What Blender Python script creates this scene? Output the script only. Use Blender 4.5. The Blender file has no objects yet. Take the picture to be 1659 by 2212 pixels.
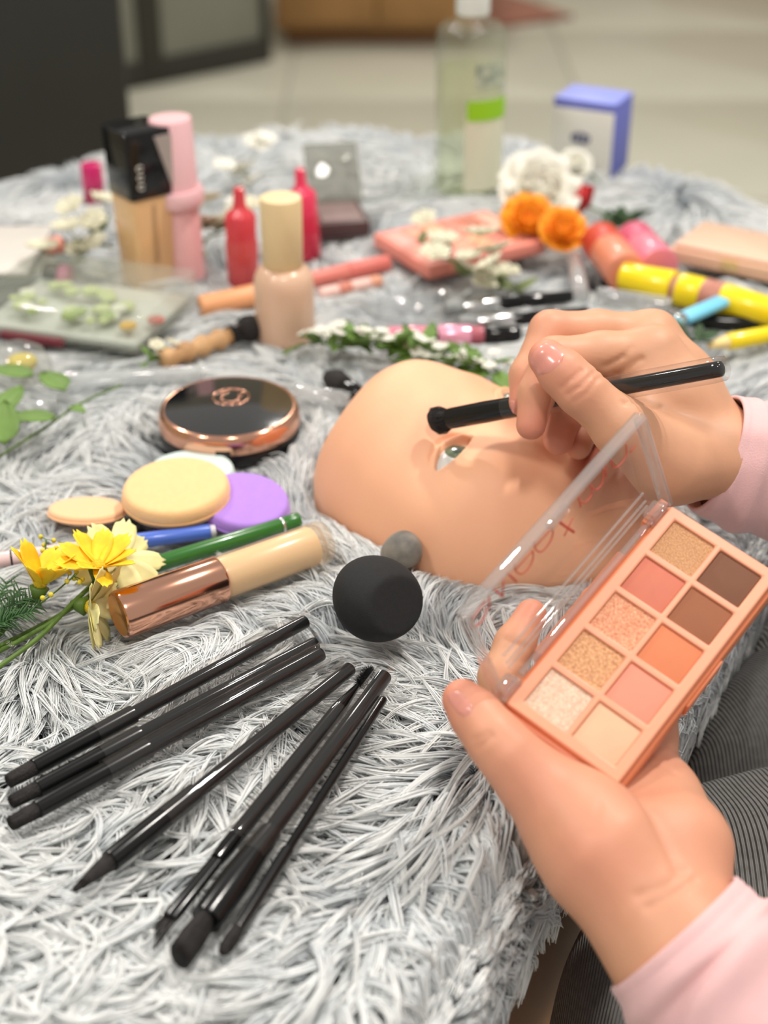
import bpy, math, random
import numpy as np
from mathutils import Vector, Matrix

# ------------------------------------------------------------------ camera
F, CX, CY, TH, H = 3200.0, 829.5, 1106.0, math.radians(31), 0.38
SC = bpy.context.scene
COL = SC.collection
cam = bpy.data.cameras.new('camera')
cam_o = bpy.data.objects.new('camera', cam)
COL.objects.link(cam_o)
cam.sensor_fit = 'VERTICAL'
cam.sensor_height = 36.0
cam.lens = F / 2212 * 36.0
cam_o.location = (0, 0, H)
cam_o.rotation_euler = (math.radians(90) - TH, 0, 0)
cam.clip_start = 0.01
cam.dof.use_dof = True
cam.dof.focus_distance = 0.615
cam.dof.aperture_fstop = 6.0
SC.camera = cam_o

# ------------------------------------------------------------------ world, lamps, exposure
SC.view_settings.view_transform = 'Standard'
SC.view_settings.look = 'None'
SC.view_settings.gamma = 1.0
SC.view_settings.exposure = 0.0
SC.view_settings.use_curve_mapping = False
world = bpy.data.worlds.new('world')
SC.world = world
world.use_nodes = True
world.node_tree.nodes['Background'].inputs[0].default_value = (1.0, 0.96, 0.90, 1)
world.node_tree.nodes['Background'].inputs[1].default_value = 0.50


def lamp(name, loc, target, size, watts, col=(1.0, 0.945, 0.88)):
    l = bpy.data.lights.new(name, 'AREA')
    l.shape = 'DISK'
    l.size = size
    l.energy = watts
    l.color = col
    o = bpy.data.objects.new(name, l)
    COL.objects.link(o)
    o.location = loc
    o.rotation_euler = (Vector(target) - Vector(loc)).to_track_quat('-Z', 'Y').to_euler()
    return o


lamp('ceiling_downlight', (0.72, 1.06, 1.75), (0.05, 0.6, 0), 0.085, 23)
lamp('ceiling_downlight', (-1.1, 2.2, 1.95), (0, 0.6, 0), 0.14, 17)
lamp('ceiling_downlight', (-1.2, 0.0, 1.95), (0, 0.6, 0), 0.30, 15)
lamp('ceiling_downlight', (0.1, -0.4, 1.95), (0, 0.7, 0), 0.30, 13)
lamp('ceiling_downlight', (0.0, 3.6, 1.95), (0, 2.5, -0.4), 0.3, 19)

# ------------------------------------------------------------------ helpers
RT = np.array([1.0, 0, 0])
FW = np.array([0, math.cos(TH), -math.sin(TH)])
UP = np.array([0, math.sin(TH), math.cos(TH)])
C0 = np.array([0, 0, H])
rng = np.random.default_rng(7)
random.seed(7)


def ray(u, v):
    return RT * (u - CX) / F - UP * (v - CY) / F + FW


def on(u, v, z=0.0):
    r = ray(u, v)
    return C0 + r * ((z - H) / r[2])


def at(u, v, d):
    return C0 + ray(u, v) * d


def S(r, g, b):
    f = lambda c: ((c / 255 + 0.055) / 1.055) ** 2.4 if c > 10 else c / 255 / 12.92
    return (f(r), f(g), f(b), 1.0)


MATS = {}


def mat(name, col, rough=0.5, metal=0.0, spec=0.5, noise=0.0, nscale=60, bump=0.0, bscale=200, coat=0.0, sss=0.0,
        sheen=0.0, trans=0.0, ior=1.45, alpha=1.0, col2=None, bdist=0.001):
    """principled material with optional procedural colour noise and bump"""
    if name in MATS:
        return MATS[name]
    m = bpy.data.materials.new(name)
    m.use_nodes = True
    nt = m.node_tree
    b = nt.nodes['Principled BSDF']
    b.inputs['Base Color'].default_value = col
    b.inputs['Roughness'].default_value = rough
    b.inputs['Metallic'].default_value = metal
    b.inputs['Specular IOR Level'].default_value = spec
    b.inputs['Coat Weight'].default_value = coat
    b.inputs['Coat Roughness'].default_value = 0.06
    b.inputs['IOR'].default_value = ior
    b.inputs['Transmission Weight'].default_value = trans
    if sss:
        b.inputs['Subsurface Weight'].default_value = sss
        b.inputs['Subsurface Radius'].default_value = (0.004, 0.0016, 0.0008)
        b.inputs['Subsurface Scale'].default_value = 1.0
    if sheen:
        b.inputs['Sheen Weight'].default_value = sheen
    tc = nt.nodes.new('ShaderNodeTexCoord')
    if noise or col2:
        n = nt.nodes.new('ShaderNodeTexNoise')
        n.inputs['Scale'].default_value = nscale
        n.inputs['Detail'].default_value = 4
        nt.links.new(tc.outputs['Object'], n.inputs['Vector'])
        mx = nt.nodes.new('ShaderNodeMix')
        mx.data_type = 'RGBA'
        mx.inputs[6].default_value = col
        c2 = col2 or tuple(c * (1 - noise) for c in col[:3]) + (1,)
        mx.inputs[7].default_value = c2
        rp = nt.nodes.new('ShaderNodeMapRange')
        rp.inputs[1].default_value = 0.35
        rp.inputs[2].default_value = 0.65
        nt.links.new(n.outputs[0], rp.inputs[0])
        nt.links.new(rp.outputs[0], mx.inputs[0])
        nt.links.new(mx.outputs[2], b.inputs['Base Color'])
    if bump:
        n = nt.nodes.new('ShaderNodeTexNoise')
        n.inputs['Scale'].default_value = bscale
        n.inputs['Detail'].default_value = 3
        nt.links.new(tc.outputs['Object'], n.inputs['Vector'])
        bp = nt.nodes.new('ShaderNodeBump')
        bp.inputs['Strength'].default_value = bump
        bp.inputs['Distance'].default_value = bdist
        nt.links.new(n.outputs[0], bp.inputs['Height'])
        nt.links.new(bp.outputs[0], b.inputs['Normal'])
    MATS[name] = m
    return m


def clear_mat(name, tint=(0.96, 0.96, 0.96, 1), refl=1.0, rough=0.03, fog=0.0, fogcol=(0.8, 0.8, 0.8, 1)):
    """thin clear plastic: tinted transparency plus fresnel gloss (and optional haze)"""
    if name in MATS:
        return MATS[name]
    m = bpy.data.materials.new(name)
    m.use_nodes = True
    nt = m.node_tree
    nt.nodes.clear()
    out = nt.nodes.new('ShaderNodeOutputMaterial')
    t = nt.nodes.new('ShaderNodeBsdfTransparent')
    t.inputs[0].default_value = tint
    g = nt.nodes.new('ShaderNodeBsdfGlossy')
    g.inputs['Roughness'].default_value = rough
    fr = nt.nodes.new('ShaderNodeLayerWeight')
    fr.inputs['Blend'].default_value = 0.5
    pw_ = nt.nodes.new('ShaderNodeMath')
    pw_.operation = 'POWER'
    pw_.inputs[1].default_value = 4.5
    nt.links.new(fr.outputs['Facing'], pw_.inputs[0])
    mu = nt.nodes.new('ShaderNodeMath')
    mu.operation = 'MULTIPLY_ADD'
    mu.inputs[1].default_value = 0.75 * refl
    mu.inputs[2].default_value = 0.04 * refl
    mu.use_clamp = True
    nt.links.new(pw_.outputs[0], mu.inputs[0])
    base = t
    if fog:
        d = nt.nodes.new('ShaderNodeBsdfDiffuse')
        d.inputs[0].default_value = fogcol
        mf = nt.nodes.new('ShaderNodeMixShader')
        mf.inputs[0].default_value = fog
        nt.links.new(t.outputs[0], mf.inputs[1])
        nt.links.new(d.outputs[0], mf.inputs[2])
        base = mf
    mx = nt.nodes.new('ShaderNodeMixShader')
    nt.links.new(mu.outputs[0], mx.inputs[0])
    nt.links.new(base.outputs[0], mx.inputs[1])
    nt.links.new(g.outputs[0], mx.inputs[2])
    nt.links.new(mx.outputs[0], out.inputs[0])
    MATS[name] = m
    return m


def mesh_data(name, V, Fc, m=None, smooth=True):
    me = bpy.data.meshes.new(name)
    me.from_pydata([tuple(map(float, v)) for v in V], [], [tuple(int(i) for i in f) for f in Fc])
    if smooth is True:
        me.polygons.foreach_set('use_smooth', [True] * len(me.polygons))
    elif smooth:
        me.polygons.foreach_set('use_smooth', [True] * len(me.polygons))
        me.set_sharp_from_angle(angle=math.radians(smooth))
    if m:
        me.materials.append(m)
    me.update()
    return me


def obj(name, geo, m, parent=None, smooth=35, M=None):
    me = geo if isinstance(geo, bpy.types.Mesh) else mesh_data(name, geo[0], geo[1], m, smooth)
    o = bpy.data.objects.new(name, me)
    COL.objects.link(o)
    if parent is not None:
        o.parent = parent
    if M is not None:
        o.matrix_local = M
    return o


def tag(o, label, cat, group=None):
    o['label'] = label
    o['category'] = cat
    if group:
        o['group'] = group
    return o


def thing(name, label, cat, M=None, group=None):
    o = bpy.data.objects.new(name, None)
    o.empty_display_size = 0.01
    COL.objects.link(o)
    if M is not None:
        o.matrix_world = M
    return tag(o, label, cat, group)


def frame(p, z, x=None):
    """matrix at p with local Z along z"""
    z = Vector(z).normalized()
    x = Vector(x) if x is not None else (Vector((0, 0, 1)) if abs(z.z) < 0.9 else Vector((1, 0, 0)))
    x = (x - z * x.dot(z)).normalized()
    y = z.cross(x)
    M = Matrix((x, y, z)).transposed().to_4x4()
    M.translation = Vector(p)
    return M


def join(*gs):
    V, Fc, n = [], [], 0
    for v, f in gs:
        V += [tuple(p) for p in v]
        Fc += [tuple(i + n for i in q) for q in f]
        n += len(v)
    return V, Fc


def xf(g, M):
    return [tuple(M @ Vector(v)) for v in g[0]], g[1]


def lathe(prof, n=32, sx=1.0, sy=1.0):
    """profile [(r,z)...]; r=0 ends close"""
    V, Fc, rings = [], [], []
    for r, z in prof:
        if r < 1e-6:
            rings.append([len(V)])
            V.append((0, 0, z))
        else:
            rings.append(list(range(len(V), len(V) + n)))
            V += [(r * sx * math.cos(2 * math.pi * i / n), r * sy * math.sin(2 * math.pi * i / n), z) for i in range(n)]
    for a, b in zip(rings, rings[1:]):
        for i in range(n):
            j = (i + 1) % n
            if len(a) == 1 and len(b) == 1:
                continue
            if len(a) == 1:
                Fc.append((a[0], b[j], b[i]))
            elif len(b) == 1:
                Fc.append((a[i], a[j], b[0]))
            else:
                Fc.append((a[i], a[j], b[j], b[i]))
    return V, Fc


def rcyl(r, z0, z1, b=0.0006, r1=None, n=32):
    """closed cylinder with rounded rims"""
    r1 = r if r1 is None else r1
    return lathe([(0, z0), (r - b, z0), (r - b * .3, z0 + b * .3), (r, z0 + b), (r1, z1 - b), (r1 - b * .3, z1 - b * .3), (r1 - b, z1), (0, z1)], n)


def rbox(x0, x1, y0, y1, z0, z1, b=0.0008, rc=None, nc=4):
    """box with rounded vertical corners and chamfered top and bottom rims"""
    rc = rc or b
    out = []

    def loop(ins, z):
        pts = []
        r = max(rc - ins, 1e-5)
        for cx, cy, a0 in ((x1 - ins - r, y1 - ins - r, 0), (x0 + ins + r, y1 - ins - r, 90), (x0 + ins + r, y0 + ins + r, 180), (x1 - ins - r, y0 + ins + r, 270)):
            for k in range(nc + 1):
                a = math.radians(a0 + 90 * k / nc)
                pts.append((cx + r * math.cos(a), cy + r * math.sin(a), z))
        return pts
    L = [loop(b, z0), loop(b * .3, z0 + b * .3), loop(0, z0 + b), loop(0, z1 - b), loop(b * .3, z1 - b * .3), loop(b, z1)]
    n = len(L[0])
    V = [p for l in L for p in l]
    Fc = []
    for k in range(len(L) - 1):
        for i in range(n):
            j = (i + 1) % n
            Fc.append((k * n + i, k * n + j, (k + 1) * n + j, (k + 1) * n + i))
    Fc.append(tuple(range(n - 1, -1, -1)))
    Fc.append(tuple(range((len(L) - 1) * n, len(L) * n)))
    return V, Fc


def tube(path, rad, n=10, caps=True, disp=None, flat=1.0):
    """tube along a polyline; rad scalar or list"""
    P = [Vector(p) for p in path]
    R = rad if hasattr(rad, '__len__') else [rad] * len(P)
    V, Fc = [], []
    t0 = (P[1] - P[0]).normalized()
    u = t0.orthogonal().normalized()
    for i, p in enumerate(P):
        t = (P[min(i + 1, len(P) - 1)] - P[max(i - 1, 0)]).normalized()
        u = (u - t * u.dot(t)).normalized()
        w = t.cross(u)
        for k in range(n):
            a = 2 * math.pi * k / n
            r = R[i]
            if disp:
                r *= disp(i / (len(P) - 1), a)
            V.append(tuple(p + u * math.cos(a) * r + w * math.sin(a) * r * flat))
    for i in range(len(P) - 1):
        for k in range(n):
            j = (k + 1) % n
            Fc.append((i * n + k, i * n + j, (i + 1) * n + j, (i + 1) * n + k))
    if caps:
        Fc.append(tuple(range(n - 1, -1, -1)))
        Fc.append(tuple(range((len(P) - 1) * n, len(P) * n)))
    return V, Fc


def bez(pts, n=16):
    """smooth polyline through points (catmull-rom)"""
    P = [Vector(p) for p in pts]
    P = [P[0] * 2 - P[1]] + P + [P[-1] * 2 - P[-2]]
    out = []
    for i in range(1, len(P) - 2):
        for k in range(n):
            t = k / n
            a, b, c, d = P[i - 1], P[i], P[i + 1], P[i + 2]
            out.append(0.5 * ((2 * b) + (c - a) * t + (2 * a - 5 * b + 4 * c - d) * t * t + (3 * b - a - 3 * c + d) * t ** 3))
    out.append(P[-2])
    return out


def leaf(L, W, bend=0.3, cup=0.2, nu=8, nv=5, tip=1.0, notch=False):
    """petal/leaf blade along +X, normal +Z, with a slight thickness"""
    V, Fc = [], []
    for s in (0, 1):
        for i in range(nu + 1):
            t = i / nu
            w = W * (math.sin(math.pi * min(1, t ** 0.75 * 0.97 + 0.03)) ** 0.7 if tip else math.sin(math.pi * (0.08 + 0.72 * t)) ** 0.8)
            if notch and i == nu:
                w = W * 0.45
            w = max(w, W * 0.06)
            for j in range(nv):
                q = (j / (nv - 1) - 0.5) * 2
                x = L * t
                if notch and i == nu:
                    x -= L * 0.06 * math.cos(q * 6)
                V.append((x, q * w * 0.5, bend * L * t * t + cup * W * q * q * 0.5 - s * 0.00025 + 0.03 * W * math.cos(q * 9) * t))
    m = (nu + 1) * nv
    for i in range(nu):
        for j in range(nv - 1):
            a = i * nv + j
            Fc.append((a, a + nv, a + nv + 1, a + 1))
            Fc.append((m + a, m + a + 1, m + a + nv + 1, m + a + nv))
    ring = [j for j in range(nv)] + [i * nv + nv - 1 for i in range(1, nu + 1)] + [nu * nv + j for j in range(nv - 2, -1, -1)] + [i * nv for i in range(nu - 1, 0, -1)]
    for a, b in zip(ring, ring[1:] + ring[:1]):
        Fc.append((a, b, m + b, m + a))
    return V, Fc


FEET = []   # (p0, p1, radius, bottom z, stray share): where things press the pile down


def foot(p0, p1=None, r=0.01, zb=-0.002, stray=0.03):
    p1 = p0 if p1 is None else p1
    FEET.append((float(p0[0]), float(p0[1]), float(p1[0]), float(p1[1]), float(r), zb, stray))

# ------------------------------------------------------------------ setting: floor and the furniture far behind
ZF = -0.45


def struct(o):
    o['kind'] = 'structure'
    return o


fm = mat('floor_tile', S(206, 204, 186), 0.35, noise=0.06, nscale=3)
struct(obj('floor', rbox(-2.6, 3.4, -0.6, 5.6, ZF - 0.03, ZF - 0.006, 0.001), mat('grout', S(176, 174, 160), 0.8)))
floor_o = bpy.data.objects['floor']
tile = mesh_data('tile', *rbox(-0.298, 0.298, -0.298, 0.298, -0.006, 0.0, 0.0012), fm, 35)
for i in range(10):
    for j in range(10):
        t_ = obj('tile', tile, None, floor_o)
        t_.location = (-2.3 + i * 0.6, -0.3 + j * 0.6, ZF)
struct(obj('wall_back', rbox(-2.6, 3.4, 5.0, 5.08, ZF, 2.2, 0.002), mat('wall_paint', S(205, 198, 180), 0.8, noise=0.04, nscale=4)))
struct(obj('wall_left', rbox(-2.68, -2.6, -0.6, 5.08, ZF, 2.2, 0.002), mat('wall_paint', None)))


# dark cabinet close behind the table, far left
dk = mat('dark_laminate', S(46, 48, 45), 0.5, noise=0.08, nscale=8)
t_ = thing('dark_cabinet', 'matte charcoal cabinet behind the rug, far left', 'cabinet', Matrix.Translation((-0.298, 1.73, ZF)) @ Matrix.Rotation(math.radians(11), 4, 'Z') @ Matrix.Translation((-0.452, 0.02, 0)))
obj('body', rbox(-0.62, 0.452, -0.02, 0.5, 0.04, 0.95, 0.004), dk, t_)
obj('plinth', rbox(-0.6, 0.43, 0.01, 0.48, 0.0, 0.04, 0.002), mat('plinth_black', S(28, 28, 27), 0.6), t_)

# cabinet with grey glass doors in dark frames
q0, q1 = on(272, 196, ZF), on(588, 132, ZF)
d_ = Vector((q1[0] - q0[0], q1[1] - q0[1], 0))
LEN = d_.length
M_ = frame(q0, (0, 0, 1), d_)
t_ = thing('glass_door_cabinet', 'low cabinet with grey glass doors in dark frames behind the rug', 'cabinet', M_)
fr = mat('dark_frame', S(52, 50, 44), 0.4)
gl = mat('grey_glass', S(140, 141, 128), 0.25, noise=0.1, nscale=5)
obj('body', rbox(-0.25, LEN, 0.03, 0.5, 0.03, 0.8, 0.003), mat('cabinet_side', S(150, 148, 134), 0.5), t_)
dw = (LEN + 0.25) / 2
for k in range(2):
    xa = -0.25 + k * dw
    dr = obj('door', join(rbox(xa, xa + 0.035, 0, 0.03, 0.0, 0.8, 0.002), rbox(xa + dw - 0.02, xa + dw, 0, 0.03, 0.0, 0.8, 0.002),
                          rbox(xa + 0.035, xa + dw - 0.02, 0, 0.03, 0.0, 0.05, 0.002), rbox(xa + 0.035, xa + dw - 0.02, 0, 0.03, 0.76, 0.8, 0.002)), fr, t_)
    obj('pane', rbox(xa + 0.035, xa + dw - 0.02, 0.008, 0.022, 0.05, 0.76, 0.001), gl, dr)

# low wooden unit against the back
wd = mat('oak', S(176, 132, 80), 0.5, noise=0.2, nscale=9)
q0 = on(600, 90, ZF)
t_ = thing('wooden_sideboard', 'honey brown wooden sideboard at the back of the room', 'sideboard', Matrix.Translation((q0[0] + 0.0, q0[1] - 0.05, ZF)))
obj('body', rbox(0, .46, 0.02, 0.45, 0.03, 0.6, 0.004), wd, t_)
obj('plinth', rbox(0.02, .44, 0.04, 0.43, 0.0, 0.03, 0.002), mat('plinth_brown', S(120, 82, 48), 0.6), t_)
for k in range(2):
    dr = obj('door', rbox(0.006 + k * 0.226, 0.228 + k * 0.226, 0.0, 0.02, 0.05, 0.585, 0.002), wd, t_)
    obj('handle', rbox(0.2 + k * 0.05, 0.21 + k * 0.05, -0.012, 0.001, 0.3, 0.42, 0.002), mat('steel', S(180, 180, 178), 0.3, 1.0), dr)
q0 = on(1500, -20, ZF)
t_ = thing('wooden_bench', 'brown wooden bench in the far right corner', 'bench', Matrix.Translation((q0[0] - 0.05, q0[1] + 0.05, ZF)))
obj('seat', rbox(0, 1.1, 0, 0.4, 0.36, 0.4, 0.004), wd, t_)
for k in range(2):
    obj('side_panel', rbox(0.02 + k * 1.03, 0.05 + k * 1.03, 0.02, 0.38, 0, 0.36, 0.003), wd, t_)
obj('front_panel', rbox(0.05, 1.05, 0.03, 0.05, 0.0, 0.36, 0.002), wd, t_)
# dusty red mat on the tiles
a_, b_ = on(1010, 66, ZF), on(1225, 36, ZF)
t_ = thing('floor_mat', 'dusty red mat on the tiles before the sideboard', 'mat', frame((a_[0], a_[1], ZF), (0, 0, 1), (b_[0] - a_[0], b_[1] - a_[1], 0)))
mw = math.hypot(b_[0] - a_[0], b_[1] - a_[1])
obj('pile', rbox(-0.12, mw, -0.02, 0.42, 0.0005, 0.010, 0.003, rc=0.03), mat('mat_red', S(176, 124, 104), 0.95, noise=0.2, nscale=60, bump=0.6, bscale=300), t_)
obj('binding', tube([(-0.12, -0.02, 0.006), (mw, -0.02, 0.006)], 0.005, 8), mat('mat_edge', S(140, 92, 80), 0.9), t_)

# ------------------------------------------------------------------ table and rug
NEAR = [(0.037, 0.351), (0.067, 0.409), (0.132, 0.5045), (0.170, 0.573), (0.194, 0.62)]
OUT = [(-0.06, 0.235), (-0.017, 0.293), (0.012, 0.353), (0.042, 0.416), (0.105, 0.511), (0.146, 0.583), (0.184, 0.653), (0.235, 0.77), (0.275, 0.92), (0.29, 1.05), (0.262, 1.135), (0.19, 1.20),
       (0.08, 1.26), (-0.04, 1.29), (-0.17, 1.265), (-0.28, 1.175), (-0.40, 1.02), (-0.47, 0.80), (-0.46, 0.55), (-0.38, 0.34), (-0.25, 0.225), (-0.14, 0.205)]
OUTL = [(p.x, p.y) for p in bez([(x, y, 0) for x, y in OUT + OUT[:3]], 8)][8:8 + 8 * len(OUT)]
OUTL = np.array(OUTL)
tn = np.roll(OUTL, -1, 0) - np.roll(OUTL, 1, 0)
tn /= np.linalg.norm(tn, axis=1)[:, None]
ONRM = np.stack([tn[:, 1], -tn[:, 0]], 1)      # outward normal (outline runs counter-clockwise)
CEN = OUTL.mean(0)


def inset_prism(ins, z0, z1, b=0.003):
    V, Fc = [], []
    n = len(OUTL)
    for dd, z in ((ins + b, z0), (ins, z0 + b), (ins, z1 - b), (ins + b, z1)):
        for p, q in zip(OUTL, ONRM):
            V.append((p[0] - q[0] * dd, p[1] - q[1] * dd, z))
    for k in range(3):
        for i in range(n):
            j = (i + 1) % n
            Fc.append((k * n + i, k * n + j, (k + 1) * n + j, (k + 1) * n + i))
    Fc.append(tuple(range(n - 1, -1, -1)))
    Fc.append(tuple(range(3 * n, 4 * n)))
    return V, Fc


tw = mat('table_wood', S(206, 146, 106), 0.5, noise=0.18, nscale=14)
t_ = thing('low_table', 'low rounded wooden table under the shaggy rug', 'table', Matrix.Translation((CEN[0], CEN[1], ZF)))
for nm, ins, z0, z1 in (('tabletop', 0.004, -0.062, -0.032), ('drum_base', 0.016, ZF + 0.001, -0.0625)):
    o = obj(nm, inset_prism(ins, z0, z1), tw, t_)
    o.matrix_local = Matrix.Translation((-CEN[0], -CEN[1], -ZF))

# rug backing: flat on the table top, rolling over the rim
ZB = -0.027
RB = 0.012


def rug_ring(s):
    """offset outward and drop for arc length s past the rim"""
    a = min(max(s, 0) / RB, math.pi / 2)
    return (s if s < 0 else RB * math.sin(a)), -(RB * (1 - math.cos(a)) + max(0, s - RB * math.pi / 2))


V, Fc = [tuple(CEN) + (ZB,)], []
n = len(OUTL)
rings = [('s', k) for k in (0.3, 0.6, 0.85)] + [('o', s) for s in (-0.004, 0.0, 0.004, 0.008, 0.013, 0.019, 0.028)]
for kind, v in rings:
    for p, q in zip(OUTL, ONRM):
        if kind == 's':
            V.append((CEN[0] + (p[0] - CEN[0]) * v, CEN[1] + (p[1] - CEN[1]) * v, ZB))
        else:
            o_, d_ = rug_ring(v)
            V.append((p[0] + q[0] * o_, p[1] + q[1] * o_, ZB + d_))
for i in range(n):
    Fc.append((0, 1 + i, 1 + (i + 1) % n))
for k in range(len(rings) - 1):
    for i in range(n):
        j = (i + 1) % n
        Fc.append((1 + k * n + i, 1 + (k + 1) * n + i, 1 + (k + 1) * n + j, 1 + k * n + j))
Fc = [tuple(reversed(f)) if len(f) == 4 else f for f in Fc]
rug = thing('shaggy_rug', 'long haired pale grey shaggy rug covering the table', 'rug', Matrix.Translation((CEN[0], CEN[1], ZB)))
o = obj('backing', (V, Fc), mat('rug_backing', S(120, 122, 124), 0.95, bump=0.5, bscale=400), rug)
o.matrix_local = Matrix.Translation((-CEN[0], -CEN[1], -ZB))

# ------------------------------------------------------------------ practice face
FO = np.array([-0.033, 0.690])
FA = np.array([0.88, -0.475]) / np.hypot(0.88, 0.475)
FB = np.array([FA[1], -FA[0]])
FWID = np.interp
A_K = [.004, .009, .017, .03, .055, .085, .11, .13, .15, .165, .178, .184, .187]
W_K = [0, .024, .037, .049, .061, .0685, .0695, .063, .049, .036, .0215, .012, 0]


def face_rim(n):
    aa = np.concatenate([np.linspace(0, 1, 200)])
    a = 0.004 + 0.183 * (0.5 - 0.5 * np.cos(np.pi * aa))
    w = np.interp(a, A_K, W_K)
    pts = np.concatenate([np.stack([a, w], 1), np.stack([a[::-1], -w[::-1]], 1)[1:-1]])
    for _ in range(12):
        pts = (pts + 0.5 * (np.roll(pts, 1, 0) + np.roll(pts, -1, 0))) / 2
    ang = np.arctan2(pts[:, 1], pts[:, 0] - 0.098)
    r = np.hypot(pts[:, 1], pts[:, 0] - 0.098)
    o = np.argsort(ang)
    t = np.linspace(-np.pi, np.pi, n, endpoint=False)
    return t, np.interp(t, ang[o], r[o], period=2 * np.pi)


EA, EB = 0.0935, 0.0335


def face_h(a, b, r):
    G = lambda a0, b0, sa, sb, h: h * np.exp(-((a - a0) / sa) ** 2 - ((np.abs(b) - b0) / sb) ** 2)
    z = 0.054 * np.clip(1 - r ** 2.7, 0, 1) ** 0.56
    z = z + G(.044, 0, .032, .050, .0200)
    z = z + G(.0755, .030, .008, .019, .0018)
    z = z - G(.093, .031, .0115, .0175, .0070)
    z = z - G(.098, .0, .010, .014, .004)
    sb = np.interp(a, [.085, .118, .13], [.0065, .0085, .0125])
    hb = np.interp(a, [.080, .095, .112, .123, .1275, .1315, .135], [0, .003, .013, .0195, .0185, .008, 0])
    z = z + hb * np.exp(-(b / sb) ** 2)
    z = z + G(.1255, .0115, .0055, .005, .007)
    z = z - G(.1315, .0065, .0028, .0030, .0065)
    z = z + G(.118, .042, .016, .015, .003)
    z = z + G(.150, 0, .011, .021, .006)
    z = z + G(.1462, .006, .0032, .012, .0035) + G(.1555, 0, .0036, .013, .0042)
    z = z - G(.1508, 0, .0013, .019, .0040)
    z = z - G(.163, 0, .0035, .014, .0025)
    z = z + G(.173, 0, .008, .012, .006)
    # eyelids: almond opening cut down to the eyeball, folded rim above
    ce, se = math.cos(.26), math.sin(.26)
    along = -(np.abs(b) - EB) * ce + (a - EA) * se
    perp = (np.abs(b) - EB) * se + (a - EA) * ce
    db = along / 0.0128
    arch = np.clip(1 - db ** 2, 0, 1)
    up = 0.0050 * arch ** 0.75
    lo = 0.0036 * arch ** 0.9
    da = perp
    out = np.where(da < 0, -da - up, da - lo)
    z = z + 0.0042 * np.exp(-((np.abs(b) - EB) / .0125) ** 2 - (da / .0085) ** 2)      # the ball under the lids
    hole = (1 / (1 + np.exp(np.clip(out / 0.0003, -40, 40)))) * (np.abs(db) < 1)
    fade = np.exp(-np.clip(np.abs(db) - .75, 0, 1) ** 2 / .05)
    z = z + np.where(da < 0, .0019, .0010) * np.exp(-((out - 0.0009) / 0.0011) ** 2) * fade
    z = z - 0.0014 * np.exp(-((-da - up - 0.0036) / 0.0009) ** 2) * fade * (da < 0)
    return z - hole * 0.0042


NA, NR = 300, 150
th, RR = face_rim(NA)
rr = np.sin(np.linspace(0.004, np.pi / 2, NR) ** 1.0)
a = 0.098 + np.outer(rr, RR * np.cos(th))
b = np.outer(rr, RR * np.sin(th))
z = face_h(a, b, np.repeat(rr[:, None], NA, 1)) - 0.004
x = FO[0] + a * FA[0] + b * FB[0]
y = FO[1] + a * FA[1] + b * FB[1]
V = np.stack([x, y, z], 2).reshape(-1, 3)
rim = np.stack([x[-1], y[-1], np.full(NA, -0.010)], 1)
V = np.concatenate([V, rim])
i, j = np.meshgrid(np.arange(NR), np.arange(NA), indexing='ij')
i = i[:-1] if False else i
q = []
for k in range(NR):
    k0 = np.arange(NA) + k * NA
    k1 = np.roll(np.arange(NA), -1) + k * NA
    q.append(np.stack([k0, k0 + NA, k1 + NA, k1], 1))
Fc = [tuple(f) for f in np.concatenate(q)]
Fc.append(tuple(range(NA)))
Fc.append(tuple(range(NR * NA + NA - 1, NR * NA - 1, -1)))
silicone = mat('silicone_skin', S(249, 188, 150), 0.55, sss=0.25, noise=0.05, nscale=12, bump=0.05, bscale=900)
fc = FO + FA * 0.098
face = thing('practice_face', 'peach silicone practice face lying on the rug under the brush', 'mannequin face', Matrix.Translation((fc[0], fc[1], -0.004)))
FM = Matrix.Translation((-fc[0], -fc[1], 0.004))
# lips get their own faint tint through a vertex attribute
o = obj('face_shell', (V, Fc), silicone, face, True)
o.matrix_local = FM
lip = (np.exp(-((a - .151) / .0062) ** 4 - (b / .021) ** 4)).reshape(-1)
brow = 0.5 * np.exp(-((a - .0745 - 3 * (np.abs(b) - .03) ** 2) / .0045) ** 2 - ((np.abs(b) - .031) / .017) ** 4).reshape(-1)
at_ = o.data.attributes.new('tint', 'FLOAT', 'POINT')
at_.data.foreach_set('value', np.concatenate([np.maximum(lip, 0.35 * brow), np.zeros(NA)]).astype(np.float32))
nt = silicone.node_tree
an = nt.nodes.new('ShaderNodeAttribute')
an.attribute_name = 'tint'
mx = nt.nodes.new('ShaderNodeMix')
mx.data_type = 'RGBA'
mx.inputs[7].default_value = S(196, 112, 92)
bs = nt.nodes['Principled BSDF']
src = bs.inputs['Base Color'].links[0].from_socket
nt.links.new(src, mx.inputs[6])
nt.links.new(an.outputs['Fac'], mx.inputs[0])
nt.links.new(mx.outputs[2], bs.inputs['Base Color'])

sclera = mat('eye_white', S(214, 212, 206), 0.2)
iris_m = mat('iris_green', S(112, 122, 96), 0.2, col2=S(74, 84, 66), nscale=900, coat=0.3)
pup_m = mat('pupil_grey', S(62, 70, 60), 0.15, coat=0.8)


def cap(R, ang, n=24, m=6):
    return lathe([(R * math.sin(ang * k / m), R * math.cos(ang * k / m)) for k in range(m, 0, -1)] + [(0, R)], n)


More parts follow.
